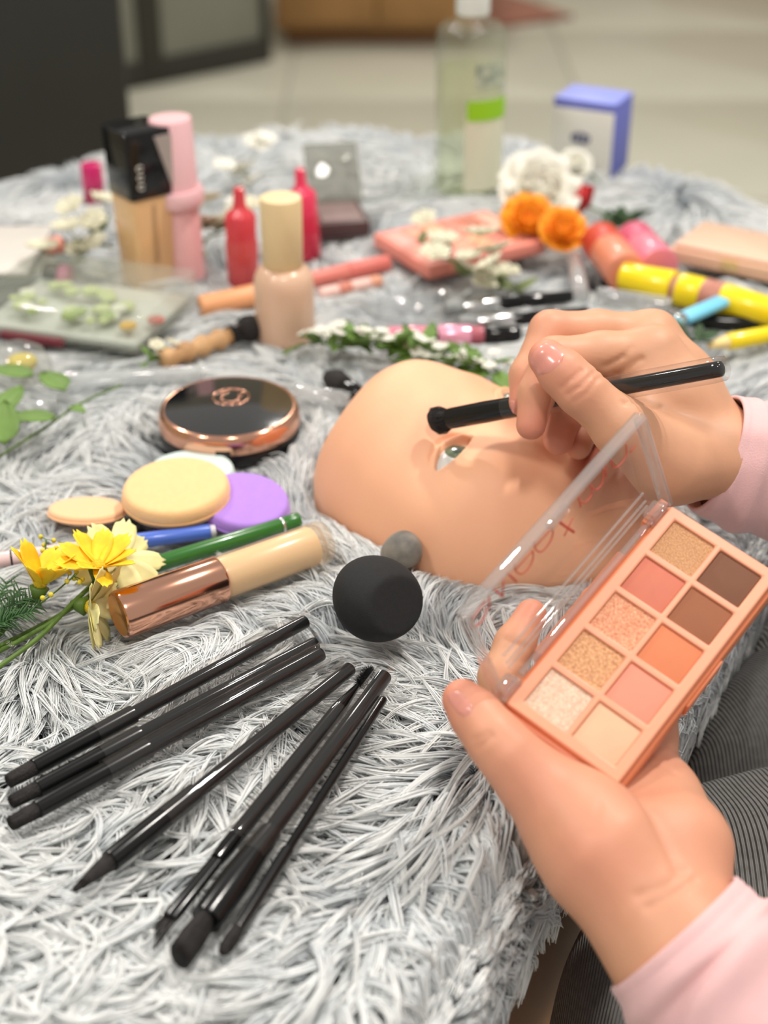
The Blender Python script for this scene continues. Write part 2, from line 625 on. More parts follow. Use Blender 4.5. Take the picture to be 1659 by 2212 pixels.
for sgn in (1, -1):
    ea, eb = EA, (EB - .0018) * sgn
    r_e = math.hypot(eb, ea - .098) / 0.0695
    zt = float(face_h(np.array([EA]), np.array([eb]), np.array([r_e]))[0]) + 0.0042 - 0.004
    R_ = 0.0175
    c = FO + FA * ea + FB * eb
    zc = zt - 0.0010 - R_
    e_ = obj('eyeball', lathe([(0, -R_)] + [(R_ * math.sin(t), -R_ * math.cos(t)) for t in np.linspace(0.2, 3.0, 16)] + [(0, R_)], 32), sclera, face, True)
    look = Vector((FA[0] * 0.05 + FB[0] * .04, FA[1] * 0.05 + FB[1] * .04, 1))
    e_.matrix_world = frame((c[0], c[1], zc), look)
    e_.matrix_local = face.matrix_world.inverted() @ frame((c[0], c[1], zc), look)
    obj('iris', cap(R_ + 0.0002, 0.335), iris_m, e_, True)
    obj('pupil', cap(R_ + 0.0004, 0.13), pup_m, e_, True)
for t in np.linspace(0.012, 0.172, 16):
    w = float(np.interp(t, A_K, W_K))
    p = FO + FA * t
    foot(p - FB * w * 0.7, p + FB * w * 0.7, max(0.008, w * 0.32), -0.006, 0.0)

# ------------------------------------------------------------------ eyeshadow palette
PC = np.array([.09629, .44189, .06122])
PX = np.array([.77922, -.55158, -.2976])
PX /= np.linalg.norm(PX)
PY = np.array([.62605, .70738, .32814])
PY -= PX * (PX @ PY)
PY /= np.linalg.norm(PY)
PN = np.cross(PX, PY)
PM = Matrix((PX, PY, PN)).transposed().to_4x4()
PM.translation = Vector(PC)
pal = thing('eyeshadow_palette', 'open peach eyeshadow palette with ten pans and clear lid held in the hand', 'eyeshadow palette', PM)
peach = mat('peach_plastic', S(236, 160, 126), 0.38, noise=0.02, nscale=20)
peach_d = mat('peach_case', S(226, 134, 92), 0.35, sss=0.1)
obj('case', join(rbox(-.0262, .0258, -.0565, .0570, -.0150, -.0035, .0012, rc=.003)), peach_d, pal)
obj('case_ledge', join(rbox(-.0300, -.0262, -.0565, -.0430, -.0140, -.0040, .0008), rbox(-.0300, -.0262, .0430, .0570, -.0140, -.0030, .0008),
                       rbox(-.0300, -.0262, -.028, .028, -.0145, -.006, .0008), rbox(.0258, .0268, -.012, .012, -.0125, -.0045, .0004)), peach_d, pal)
# frame: outer plate with ten square openings (bars), slightly proud
PITR, PITC, PSR, PSC = .0205, .0208, .0177, .0184
xs = [-.0240, -PITC / 2 - PSC / 2, -PITC / 2 + PSC / 2, PITC / 2 - PSC / 2, PITC / 2 + PSC / 2, .0240]
ys = [-.0545]
for r in range(5):
    yc = (r - 2) * PITR
    ys += [yc - PSR / 2, yc + PSR / 2]
ys += [.0545]
V, Fc, idx = [], [], {}


def vid(i, j, k):
    if (i, j, k) not in idx:
        idx[(i, j, k)] = len(V)
        V.append((xs[i], ys[j], (0.0, -.0020, -.0042)[k]))
    return idx[(i, j, k)]


solid = lambda i, j: not (i in (1, 3) and j in (1, 3, 5, 7, 9)) and 0 <= i < 5 and 0 <= j < 11
for i in range(5):
    for j in range(11):
        if solid(i, j):
            Fc.append((vid(i, j, 0), vid(i + 1, j, 0), vid(i + 1, j + 1, 0), vid(i, j + 1, 0)))
        for di, dj, e0, e1 in ((-1, 0, (0, 1), (0, 0)), (1, 0, (1, 0), (1, 1)), (0, -1, (0, 0), (1, 0)), (0, 1, (1, 1), (0, 1))):
            if solid(i, j) and not solid(i + di, j + dj):
                p0, p1 = (i + e0[0], j + e0[1]), (i + e1[0], j + e1[1])
                Fc.append((vid(*p0, 0), vid(*p0, 2), vid(*p1, 2), vid(*p1, 0)))
fr_o = obj('pan_frame', (V, Fc), peach, pal, 30)
bv = fr_o.modifiers.new('bevel', 'BEVEL')
bv.width = 0.0007
bv.segments = 3
bv.limit_method = 'ANGLE'


def pan_mat(name, col, glit=0, col2=None, scale=700):
    m = mat(name, S(*col), 0.75 if not glit else 0.45, 0.0 if not glit else 0.12, noise=0.06, nscale=60, bump=0.25 if not glit else 0.0, bscale=1500, bdist=.0002)
    if glit:
        nt = m.node_tree
        b = nt.nodes['Principled BSDF']
        tc = nt.nodes.new('ShaderNodeTexCoord')
        vo = nt.nodes.new('ShaderNodeTexNoise')
        vo.inputs['Scale'].default_value = scale
        vo.inputs['Detail'].default_value = 5
        vo.inputs['Roughness'].default_value = 0.7
        nt.links.new(tc.outputs['Object'], vo.inputs['Vector'])
        rp = nt.nodes.new('ShaderNodeMapRange')
        rp.inputs[1].default_value = 0.38
        rp.inputs[2].default_value = 0.66
        nt.links.new(vo.outputs[0], rp.inputs[0])
        mx = nt.nodes.new('ShaderNodeMix')
        mx.data_type = 'RGBA'
        mx.inputs[6].default_value = S(*[c * 0.88 for c in col])
        mx.inputs[7].default_value = S(*(col2 or col))
        nt.links.new(rp.outputs[0], mx.inputs[0])
        nt.links.new(mx.outputs[2], b.inputs['Base Color'])
        bp = nt.nodes.new('ShaderNodeBump')
        bp.inputs['Strength'].default_value = 0.9
        bp.inputs['Distance'].default_value = 0.0006 * glit
        nt.links.new(vo.outputs[0], bp.inputs['Height'])
        nt.links.new(bp.outputs[0], b.inputs['Normal'])
    return m


PANS = [[('pan_bronze', (190, 132, 88), 0.5, (228, 172, 122), 1700), ('pan_espresso', (118, 76, 54), 0, None, 0)],
        [('pan_rose', (204, 118, 95), 0, None, 0), ('pan_brown', (150, 92, 62), 0, None, 0)],
        [('pan_copper', (232, 134, 92), 0.7, (250, 192, 154), 1300), ('pan_orange', (214, 126, 86), 0, None, 0)],
        [('pan_gold', (206, 136, 90), 0.8, (244, 188, 138), 900), ('pan_pink', (230, 144, 120), 0, None, 0)],
        [('pan_champagne', (222, 178, 150), 0.3, (238, 206, 180), 1100), ('pan_cream', (230, 180, 146), 0, None, 0)]]
PLAB = [['shimmering bronze pan', 'matte espresso brown pan'], ['matte dusty rose pan', 'matte mid brown pan'], ['glittering copper pan', 'matte orange pan'],
        ['glittering gold pan', 'matte coral pink pan'], ['shimmering champagne pan', 'matte cream pan']]
for r in range(5):
    for c in range(2):
        nm, col, g, c2, sc = PANS[r][c]
        yc, xc = (2 - r) * PITR, (c - .5) * PITC
        if g:
            nu = 26
            V, Fc = [], []
            for i in range(nu):
                for j in range(nu):
                    V.append((xc + (i / (nu - 1) - .5) * PSC * .985, yc + (j / (nu - 1) - .5) * PSR * .985, -.0012 + rng.normal() * .00010 * g))
            for i in range(nu - 1):
                for j in range(nu - 1):
                    k = i * nu + j
                    Fc.append((k, k + nu, k + nu + 1, k + 1))
            geo = join((V, Fc), rbox(xc - PSC / 2 * .98, xc + PSC / 2 * .98, yc - PSR / 2 * .98, yc + PSR / 2 * .98, -.0035, -.0019, .0002))
        else:
            geo = rbox(xc - PSC / 2 * .985, xc + PSC / 2 * .985, yc - PSR / 2 * .985, yc + PSR / 2 * .985, -.0035, -.0011, .0003)
        o = obj('pan', geo, pan_mat(nm, col, g, c2, sc), pal, True if g else 35)
        o['label'] = PLAB[r][c]
# clear lid: hinged on the left long edge, leaning back
PHI = math.radians(62)
HX, LW, LH = -.0265, .047, .0552
Dl = Vector((-math.cos(PHI), 0, math.sin(PHI)))
Nl = Vector((math.sin(PHI), 0, math.cos(PHI)))      # lid's inner side, towards the pans
LM = Matrix((Dl, Vector((0, -1, 0)), Dl.cross(Vector((0, -1, 0))))).transposed().to_4x4()
LM.translation = Vector((HX, 0, -.003))
if (LM.to_3x3() @ Vector((0, 0, 1))).dot(Nl) < 0:
    LM = Matrix((Dl, Vector((0, 1, 0)), Dl.cross(Vector((0, 1, 0))))).transposed().to_4x4()
    LM.translation = Vector((HX, 0, -.003))
cl = clear_mat('clear_acrylic', (0.975, 0.97, 0.965, 1), 0.9, 0.02)
glass = clear_mat('acrylic_rim', (0.91, 0.895, 0.885, 1), 3.0, 0.015, fog=0.12, fogcol=(0.95, 0.9, 0.88, 1))
lid = obj('lid', rbox(0.0015, LW - .0022, -LH + .0022, LH - .0022, -.0012, 0.0, .0003), cl, pal, 35, LM)
RH_ = .0040
obj('lid_rim', join(rbox(LW - .0022, LW, -LH, LH, -.0014, RH_, .0005), rbox(.002, LW - .0022, -LH, -LH + .0022, -.0014, RH_, .0005),
                    rbox(.002, LW - .0022, LH - .0022, LH, -.0014, RH_, .0005), rbox(.0, .002, -LH + .014, LH - .014, -.0014, .0012, .0004)), glass, lid)
for sy in (-1, 1):
    obj('hinge', join(rbox(-.003, .0045, sy * .0485 - .0042, sy * .0485 + .0042, -.003, .0028, .0006), xf(rcyl(.0022, -.0055, .0055, .0003, n=16), Matrix.Translation((-.001, sy * .0485, 0)) @ Matrix.Rotation(math.pi / 2, 4, 'X'))), glass, lid)
obj('streak_ridge', join(*[rbox(x_, x_ + .0007, -LH + .010, LH - .010, -.0002, .0008, .0002) for x_ in (.0085, .0110, .0150)]), glass, lid)  # thin bars added to catch light, standing in for streak reflections on the plate
obj('catch', rbox(LW - .0052, LW - .0022, -.006, .006, .0002, .0030, .0004), glass, lid)
# printed lettering on the lid (traced strokes laid on the lid plane)
LWM = PM @ LM
LI = LWM.inverted()
L_o, L_n = LWM.translation, (LWM.to_3x3() @ Vector((0, 0, 1)))


def lid_pt(u, v):
    r = Vector(ray(u, v))
    o = Vector(C0)
    t = (L_o - o).dot(L_n) / r.dot(L_n)
    p = LI @ (o + r * t)
    return (p.x, p.y, 0.0003)


STROKES = [([(1208, 1128), (1238, 1149)], 2.2), ([(1236, 1117.5), (1217.7, 1157.6)], 1),
           ([(1191, 1139.6), (1193, 1150), (1188.4, 1166.7), (1177.5, 1183), (1166.7, 1191.6), (1157.6, 1188.4), (1153, 1177.5), (1153.7, 1169.4)], 1.1), ([(1155.8, 1179.3), (1191, 1141.4)], .9),
           ([(1149.5, 1188.4), (1150.4, 1201), (1146.8, 1215.5), (1137.8, 1230), (1126, 1239.4), (1116, 1236.3), (1110.6, 1226.4), (1111, 1217.3)], 1.1), ([(1113.9, 1228.2), (1149.5, 1189.3)], .9),
           ([(1094.4, 1236.9), (1114.2, 1256.2)], 1.6), ([(1063.6, 1269.8), (1084.4, 1288.2)], 1.6), ([(1084.4, 1288.2), (1086.8, 1248)], 1.2),
           ([(1055.5, 1285), (1055.5, 1316.6)], 1.3), ([(1048, 1298), (1036, 1313), (1023.8, 1330), (1016.3, 1345), (1020.8, 1355.8), (1036, 1345), (1046.4, 1327), (1049, 1312)], 1.3),
           ([(1248.4, 1071), (1253, 1095)], 1.1), ([(1251, 1084.5), (1263.4, 1084.5), (1275.5, 1071), (1277, 1056), (1274, 1047)], 1.1),
           ([(1301, 1010.7), (1302.6, 1028.8), (1298, 1047), (1287.5, 1057.4), (1278.5, 1053)], 1.1), ([(1307, 1002), (1308, 1030)], 1),
           ([(1351, 959.5), (1352.3, 980.6), (1344.8, 995.6), (1332.8, 1007.7), (1323.7, 1007.7), (1317.7, 989.6)], 1.1), ([(1372, 962.5), (1360, 977.5)], 1)]
ink = mat('coral_ink', S(205, 92, 74), 0.5)
gs = []
for pts, w in STROKES:
    P = [lid_pt(*p) for p in pts]
    P = bez(P, 6) if len(P) > 2 else [Vector(p) for p in P]
    gs.append(tube(P, 0.00027 * w, 6))
lt = obj('lettering', join(*gs), ink, lid, True)
lt['label'] = 'thin coral lettering'

# ------------------------------------------------------------------ person: hands from blended tapered limbs


def smin(a, b, k):
    h = np.clip(0.5 + 0.5 * (b - a) / k, 0, 1)
    return b * (1 - h) + a * h - k * h * (1 - h)


def cone_d(X, Y, Z, a, b, ra, rb):
    ba = b - a
    l2 = float(ba @ ba) + 1e-12
    px, py, pz = X - a[0], Y - a[1], Z - a[2]
    t = np.clip((px * ba[0] + py * ba[1] + pz * ba[2]) / l2, 0, 1)
    return np.sqrt((px - t * ba[0]) ** 2 + (py - t * ba[1]) ** 2 + (pz - t * ba[2]) ** 2) - (ra + t * (rb - ra))


def group_d(X, Y, Z, prims, k):
    out = None
    for a, b, ra, rb in prims:
        d = cone_d(X, Y, Z, a, b, ra, rb)
        out = d if out is None else smin(out, d, k)
    return out


def chain(pts):
    """[(u,v,depth,radius)] -> tapered limb pieces"""
    P = [(at(u, v, d).astype(np.float32), r) for u, v, d, r in pts]
    return [(P[i][0], P[i + 1][0], P[i][1], P[i + 1][1]) for i in range(len(P) - 1)]


class Hand:
    def __init__(s, palm, fingers, kp=.010, kf=.0035, kff=.0012, kj=.006):
        s.palm, s.fingers, s.kp, s.kf, s.kff, s.kj = palm, fingers, kp, kf, kff, kj

    def d(s, X, Y, Z):
        fu = None
        for f in s.fingers:
            g = group_d(X, Y, Z, f, s.kf)
            fu = g if fu is None else smin(fu, g, s.kff)
        return smin(group_d(X, Y, Z, s.palm, s.kp), fu, s.kj)

    def mesh(s, h):
        pr = s.palm + [p for f in s.fingers for p in f]
        lo = np.min([np.minimum(a - ra, b - rb) for a, b, ra, rb in pr], 0) - .012
        hi = np.max([np.maximum(a + ra, b + rb) for a, b, ra, rb in pr], 0) + .012
        ax = [np.arange(lo[i], hi[i], h, dtype=np.float32) for i in range(3)]
        N = [len(a) for a in ax]
        D = np.empty(N, np.float32)
        bs = 40
        for i in range(0, N[0], bs):
            for j in range(0, N[1], bs):
                for k in range(0, N[2], bs):
                    xs_, ys_, zs_ = ax[0][i:i + bs], ax[1][j:j + bs], ax[2][k:k + bs]
                    c = np.array([xs_.mean(), ys_.mean(), zs_.mean()], np.float32)
                    rad = 0.5 * math.sqrt((xs_[-1] - xs_[0]) ** 2 + (ys_[-1] - ys_[0]) ** 2 + (zs_[-1] - zs_[0]) ** 2) + .012
                    near = min(float(cone_d(c[0:1], c[1:2], c[2:3], *p)[0]) for p in pr)
                    if near > rad:
                        D[i:i + bs, j:j + bs, k:k + bs] = 1
                        continue
                    X, Y, Z = np.meshgrid(xs_, ys_, zs_, indexing='ij')
                    D[i:i + bs, j:j + bs, k:k + bs] = s.d(X, Y, Z)
        return surface_nets(D, lo, h)


def surface_nets(D, lo, h):
    I = D < 0
    nx, ny, nz = D.shape
    corners = [(i, j, k) for i in (0, 1) for j in (0, 1) for k in (0, 1)]
    sl = lambda c: (slice(c[0], nx - 1 + c[0]), slice(c[1], ny - 1 + c[1]), slice(c[2], nz - 1 + c[2]))
    cnt = sum(I[sl(c)].astype(np.int8) for c in corners)
    act = (cnt > 0) & (cnt < 8)
    ci = np.argwhere(act)
    idm = np.full(act.shape, -1, np.int64)
    idm[act] = np.arange(len(ci))
    P = np.zeros((len(ci), 3))
    W = np.zeros(len(ci))
    vals = {c: D[ci[:, 0] + c[0], ci[:, 1] + c[1], ci[:, 2] + c[2]] for c in corners}
    for a in corners:
        for ax in range(3):
            if a[ax] == 0:
                b = list(a)
                b[ax] = 1
                b = tuple(b)
                va, vb = vals[a], vals[b]
                m = (va < 0) != (vb < 0)
                t = np.where(m, va / np.where(m, va - vb, 1), 0)
                p = np.array(a, float)[None] + t[:, None] * (np.array(b, float) - np.array(a, float))[None]
                P += p * m[:, None]
                W += m
    V = lo + (ci + P / W[:, None]) * h
    Q = []
    for ax in range(3):
        o1, o2 = [(1, 2), (2, 0), (0, 1)][ax]
        s0 = [slice(1, -1)] * 3
        s0[ax] = slice(0, -1)
        s1 = list(s0)
        s1[ax] = slice(1, None)
        A, B = I[tuple(s0)], I[tuple(s1)]
        for flip in (0, 1):
            e = np.argwhere((A & ~B) if not flip else (~A & B))
            off = np.array([1, 1, 1])
            off[ax] = 0
            e = e + off
            c = []
            for d1, d2 in ((-1, -1), (0, -1), (0, 0), (-1, 0)):
                k = e.copy()
                k[:, o1] += d1
                k[:, o2] += d2
                c.append(idm[k[:, 0], k[:, 1], k[:, 2]])
            q = np.stack(c, 1)
            Q.append(q if not flip else q[:, ::-1])
    return V, np.concatenate(Q)


def vnormals(V, Q):
    n = np.cross(V[Q[:, 2]] - V[Q[:, 0]], V[Q[:, 3]] - V[Q[:, 1]])
    N = np.zeros_like(V)
    for k in range(4):
        np.add.at(N, Q[:, k], n)
    return N / (np.linalg.norm(N, axis=1)[:, None] + 1e-12)


def seg_dist(V, pts):
    d = np.full(len(V), 9.0)
    for a, b in zip(pts, pts[1:]):
        ba = b - a
        t = np.clip(((V - a) @ ba) / (ba @ ba), 0, 1)
        d = np.minimum(d, np.linalg.norm(V - a - t[:, None] * ba, axis=1))
    return d


def project_to(hand, u, v, d0):
    """first point on the hand along the line of sight past depth d0 (or the closest point to it)"""
    ds_ = np.linspace(d0, d0 + .13, 260)
    P = (C0[None] + ray(u, v)[None] * ds_[:, None]).astype(np.float32)
    f_ = hand.d(P[:, 0], P[:, 1], P[:, 2])
    hit = np.argmax(f_ < 0) if (f_ < 0).any() else int(np.argmin(f_))
    p = P[hit].astype(float)
    for _ in range(4):
        e = 2e-4
        Q_ = np.array([p] + [p + e * np.eye(3)[k] for k in range(3)] + [p - e * np.eye(3)[k] for k in range(3)], np.float32)
        q = hand.d(Q_[:, 0], Q_[:, 1], Q_[:, 2])
        g = (q[1:4] - q[4:7]) / (2 * e)
        p = p - g * q[0] / max(.3, float(g @ g))
    return p


# right hand, pinching the brush
RHAND = Hand(
    palm=chain([(1660, 1005, .668, .0150), (1575, 985, .661, .0148), (1460, 860, .664, .0165), (1412, 765, .664, .0125)]) +
    chain([(1575, 988, .667, .0140), (1470, 830, .682, .0155), (1410, 728, .684, .0118)]) +
    chain([(1575, 992, .672, .0135), (1470, 850, .700, .0150), (1428, 752, .702, .0110)]) +
    chain([(1575, 1000, .675, .0130), (1480, 900, .710, .0135), (1452, 800, .714, .0095)]) +
    chain([(1570, 1000, .658, .0150), (1450, 1000, .648, .0165), (1345, 925, .634, .0118)]) +
    chain([(1900, 1060, .685, .022), (1660, 1005, .669, .0170)]) +
    [(at(1455, 985, .665).astype(np.float32), at(1440, 900, .676).astype(np.float32), .016, .012)] +
    [(at(1385, 900, .650).astype(np.float32), at(1400, 810, .660).astype(np.float32), .0085, .0095)],
    fingers=[
        chain([(1412, 765, .664, .0118), (1300, 768, .660, .0104), (1196, 775, .655, .0094), (1160, 850, .652, .0080), (1147, 918, .650, .0066)]),
        chain([(1410, 728, .684, .0112), (1290, 718, .680, .0100), (1188, 716, .674, .0092), (1142, 812, .668, .0083), (1131, 868, .665, .0067)]),
        chain([(1428, 752, .702, .0105), (1320, 770, .696, .0095), (1245, 810, .688, .0088), (1222, 890, .680, .0080), (1206, 950, .676, .0070)]),
        chain([(1452, 800, .714, .0092), (1360, 830, .706, .0084), (1290, 870, .698, .0076), (1262, 925, .690, .0068), (1250, 965, .685, .0060)]),
        chain([(1450, 1000, .648, .0150), (1345, 925, .634, .0114), (1254, 843, .631, .0104), (1215, 805, .632, .0098), (1182, 774, .633, .0082)]),
    ])
# left hand, cradling the palette
LHAND = Hand(
    palm=chain([(1640, 2290, .485, .0270), (1480, 2060, .497, .0235), (1415, 1975, .503, .0215)]) +
    chain([(1400, 1960, .506, .0195), (1300, 1840, .511, .0205), (1235, 1765, .517, .0165), (1150, 1685, .519, .0118)]) +
    chain([(1440, 1960, .508, .0185), (1455, 1835, .521, .0185), (1420, 1730, .543, .0145), (1395, 1650, .560, .0112)]) +
    chain([(1420, 1950, .512, .0170), (1380, 1780, .540, .0150), (1330, 1610, .567, .0110)]) +
    chain([(1410, 1940, .512, .0170), (1320, 1760, .540, .0160), (1255, 1590, .566, .0110)]) +
    chain([(1390, 1930, .512, .0170), (1270, 1750, .538, .0160), (1180, 1600, .556, .0112)]),
    fingers=[
        chain([(1150, 1685, .519, .0116), (1100, 1632, .519, .0106), (1066, 1594, .521, .0098), (1030, 1548, .526, .0090), (1000, 1512, .530, .0076)]),
        chain([(1180, 1600, .556, .0108), (1120, 1530, .560, .0094), (1083, 1465, .566, .0086), (1112, 1392, .576, .0076), (1147, 1328, .584, .0063)]),
        chain([(1255, 1590, .566, .0106), (1235, 1500, .580, .0095), (1240, 1425, .592, .0086), (1268, 1350, .598, .0078), (1287, 1300, .599, .0068)]),
        chain([(1330, 1610, .567, .0104), (1325, 1520, .583, .0092), (1345, 1440, .592, .0084), (1375, 1380, .594, .0072), (1390, 1345, .594, .0062)]),
        chain([(1395, 1650, .560, .0104), (1412, 1590, .566, .0088), (1420, 1535, .574, .0078), (1425, 1490, .579, .0068), (1430, 1460, .581, .0058)]),
    ])
VR, QR = RHAND.mesh(.00115)
VL, QL = LHAND.mesh(.00115)


def creases(V, Q, hand, lines):
    N = vnormals(V, Q)
    for pts, dep, wid in lines:
        P = [project_to(hand, u, v, d) for u, v, d in pts]
        d = seg_dist(V, P)
        V -= N * (dep * np.exp(-(d / wid) ** 2))[:, None]
    return V


CR = [([(1213, 838, .59), (1236, 818, .59), (1258, 800, .59)], .0007, .0011), ([(1226, 852, .59), (1252, 836, .59), (1275, 812, .59)], .0008, .0011), ([(1240, 866, .59), (1268, 848, .59), (1286, 824, .59)], .0005, .0011),
      ([(1282, 806, .61), (1310, 792, .61), (1345, 770, .61)], .0008, .0013), ([(1290, 818, .61), (1335, 808, .61), (1385, 775, .61)], .0009, .0014), ([(1350, 870, .61), (1400, 878, .61), (1430, 880, .61)], .0008, .0013),
      ([(1300, 790, .60), (1340, 776, .60), (1365, 750, .60)], .0004, .0012)]
VR = creases(VR, QR, RHAND, CR)
CL = [([(1118, 1430, .54), (1140, 1432, .54), (1152, 1418, .54)], .0003, .0012), ([(1090, 1380, .54), (1112, 1392, .54), (1138, 1398, .54)], .0006, .0010),
      ([(1030, 1615, .49), (1046, 1606, .49), (1062, 1590, .49)], .0006, .0012), ([(1025, 1598, .49), (1042, 1590, .49), (1056, 1580, .49)], .0004, .0011),
      ([(1360, 1705, .49), (1395, 1745, .49), (1420, 1790, .49), (1445, 1840, .49), (1462, 1880, .49)], .0010, .0022), ([(1410, 1650, .5), (1435, 1660, .5), (1452, 1672, .5)], .0008, .0012),
      ([(1380, 1630, .5), (1410, 1618, .5), (1440, 1612, .5)], .0006, .0012),
      ([(1380, 1935, .46), (1440, 1915, .46), (1480, 1880, .46)], .0006, .0018), ([(1400, 1960, .46), (1460, 1930, .46), (1500, 1900, .46)], .0007, .0016), ([(1272, 1800, .46), (1290, 1760, .46), (1296, 1735, .46)], .0003, .0012)]
VL = creases(VL, QL, LHAND, CL)


def glow(V, pts, s):
    out = np.zeros(len(V))
    for p in pts:
        out = np.maximum(out, np.exp(-(np.linalg.norm(V - p, axis=1) / s) ** 2))
    return out


tipsR = [at(1147, 925, .65), at(1131, 872, .665), at(1206, 955, .676), at(1175, 768, .633)]
tipsL = [at(992, 1505, .53), at(1148, 1322, .584), at(1287, 1298, .599)]
tint = np.concatenate([0.9 * glow(VR, tipsR, .012) + .35 * glow(VR, [at(1240, 830, .62), at(1190, 790, .65), at(1190, 712, .67), at(1222, 890, .68)], .014),
                       0.8 * glow(VL, tipsL, .014) + .45 * glow(VL, [at(1290, 1840, .49), at(1400, 1660, .55), at(1330, 1780, .51), at(1450, 1830, .51), at(1150, 1680, .51)], .028)])
skin = mat('skin', S(218, 163, 129), 0.5, sss=0.22, noise=0.10, nscale=45, bump=0.12, bscale=700, bdist=.0004)
nt = skin.node_tree
an = nt.nodes.new('ShaderNodeAttribute')
an.attribute_name = 'tint'
mx = nt.nodes.new('ShaderNodeMix')
mx.data_type = 'RGBA'
mx.inputs[7].default_value = S(222, 138, 116)
bs = nt.nodes['Principled BSDF']
src = bs.inputs['Base Color'].links[0].from_socket
nt.links.new(src, mx.inputs[6])
nt.links.new(an.outputs['Fac'], mx.inputs[0])
nt.links.new(mx.outputs[2], bs.inputs['Base Color'])
pb = at(1700, 1500, .56)
person = thing('person', 'person in pink sweater and grey ribbed trousers holding palette and brush', 'person', Matrix.Translation((0.42, 0.40, ZF)))
PI_ = person.matrix_world.inverted()
body = obj('body', (np.concatenate([VR, VL]), [tuple(q) for q in QR] + [tuple(q) for q in QL + len(VR)]), skin, person, True)
body.matrix_local = PI_
at_ = body.data.attributes.new('tint', 'FLOAT', 'POINT')
at_.data.foreach_set('value', np.clip(tint, 0, 1).astype(np.float32))
nail_m = mat('fingernail', S(224, 150, 134), 0.22, coat=0.4, noise=0.06, nscale=150)


def nail(hand, quad, d0, lift=.00035, nu=10, nv=8):
    """quad: four pixel corners (base-left, base-right, tip-right, tip-left); laid on the finger"""
    V, Fc = [], []
    for i in range(nu):
        for j in range(nv):
            s, t = i / (nu - 1), j / (nv - 1)
            # rounded outline
            tt = 0.5 + (t - .5) * (1 - 0.35 * (2 * s - 1) ** 4)
            ss = 0.5 + (s - .5) * (1 - 0.22 * (2 * t - 1) ** 4)
            q = [np.array(k, float) for k in quad]
            p = (q[0] * (1 - tt) + q[1] * tt) * (1 - ss) + (q[3] * (1 - tt) + q[2] * tt) * ss
            w = project_to(hand, p[0], p[1], d0)
            e = 1e-4
            g = np.array([float(hand.d(*[np.array([w[m] + (e if m == k_ else 0)], np.float32) for m in range(3)])[0]) for k_ in range(3)])
            g = g / (np.linalg.norm(g) + 1e-9)
            edge = max(abs(2 * s - 1), abs(2 * t - 1)) ** 14
            V.append(tuple(w + g * (lift * (1 - edge) - .0001 * edge)))
    for i in range(nu - 1):
        for j in range(nv - 1):
            k = i * nv + j
            Fc.append((k, k + nv, k + nv + 1, k + 1))
    o = obj('fingernail', (V, Fc), nail_m, body, True)
    return o


nail(RHAND, [(1166, 822), (1232, 774), (1190, 730), (1132, 774)], .59)
nail(LHAND, [(998, 1556), (1030, 1534), (990, 1486), (958, 1500)], .50)
nail(RHAND, [(1101, 862), (1116, 866), (1113, 898), (1105, 892)], .62)

# sleeves
pink = mat('pink_jersey', S(236, 190, 190), 0.85, noise=0.05, nscale=90, bump=0.35, bscale=1400, sheen=0.3, bdist=.0005)
pink2 = pink


def sleeve(cuff_c, axis_pts, rads, wr, folds, flat=1.0, seed=1, up=None):
    rn = random.Random(seed)
    P = bez(axis_pts, 16)
    n = len(P)
    R = [float(np.interp(i / (n - 1), np.linspace(0, 1, len(rads)), rads)) for i in range(n)]
    ph = [rn.uniform(0, 6.28) for _ in range(6)]

    def disp(t, a):
        w = min(1.0, max(0, (t - .05) / .15))
        f = 1 + folds * w * (math.sin(26 * t + 2.2 * math.sin(a + ph[0]) + ph[1]) * .55 + math.sin(41 * t - 3 * math.cos(a + ph[2])) * .3 + .5 * math.sin(2 * a + 9 * t + ph[3]))
        return f * (1 - .014 * math.exp(-((t - .05) / .007) ** 2))
    V, Fc = tube(P, R, 56, False, disp, flat)
    m = 56
    # turned-in cuff with a hem step
    Vi, Fi = tube([P[0] + (P[1] - P[0]) * 8 * k for k in (0, .4, 1)], [R[0] - .0012, R[0] - .0016, R[0] - .002], m, False, None, flat)
    g = join((V, Fc), (Vi, [tuple(reversed(f)) for f in Fi]))
    base = len(V)
    for k in range(m):
        j = (k + 1) % m
        g[1].append((k, base + k, base + j, j))
    o = obj('sleeve', g, pink, person, True)
    o.matrix_local = PI_
    # stitched hem line
    hp = [Vector(v) for v in V[4 * m:5 * m]]
    return o


sleeve(None, [at(1542, 978, .668), at(1600, 1000, .670), at(1680, 1020, .673), at(1800, 1045, .680), at(2000, 1080, .69), at(2250, 1120, .71)], [.0276, .0302, .0300, .031, .034, .040, .045], 0, .055, seed=3)
sleeve(None, [at(1455, 2014, .500), at(1522, 2090, .496), at(1610, 2170, .49), at(1720, 2290, .485), at(1900, 2480, .475), at(2100, 2700, .47)], [.0285, .0312, .0330, .034, .036, .040, .045], 0, .085, seed=8)

# grey ribbed trousers over the lap beside the table
LA = np.array([0.0670, 0.438])
LT = np.array([0.515, 0.857])


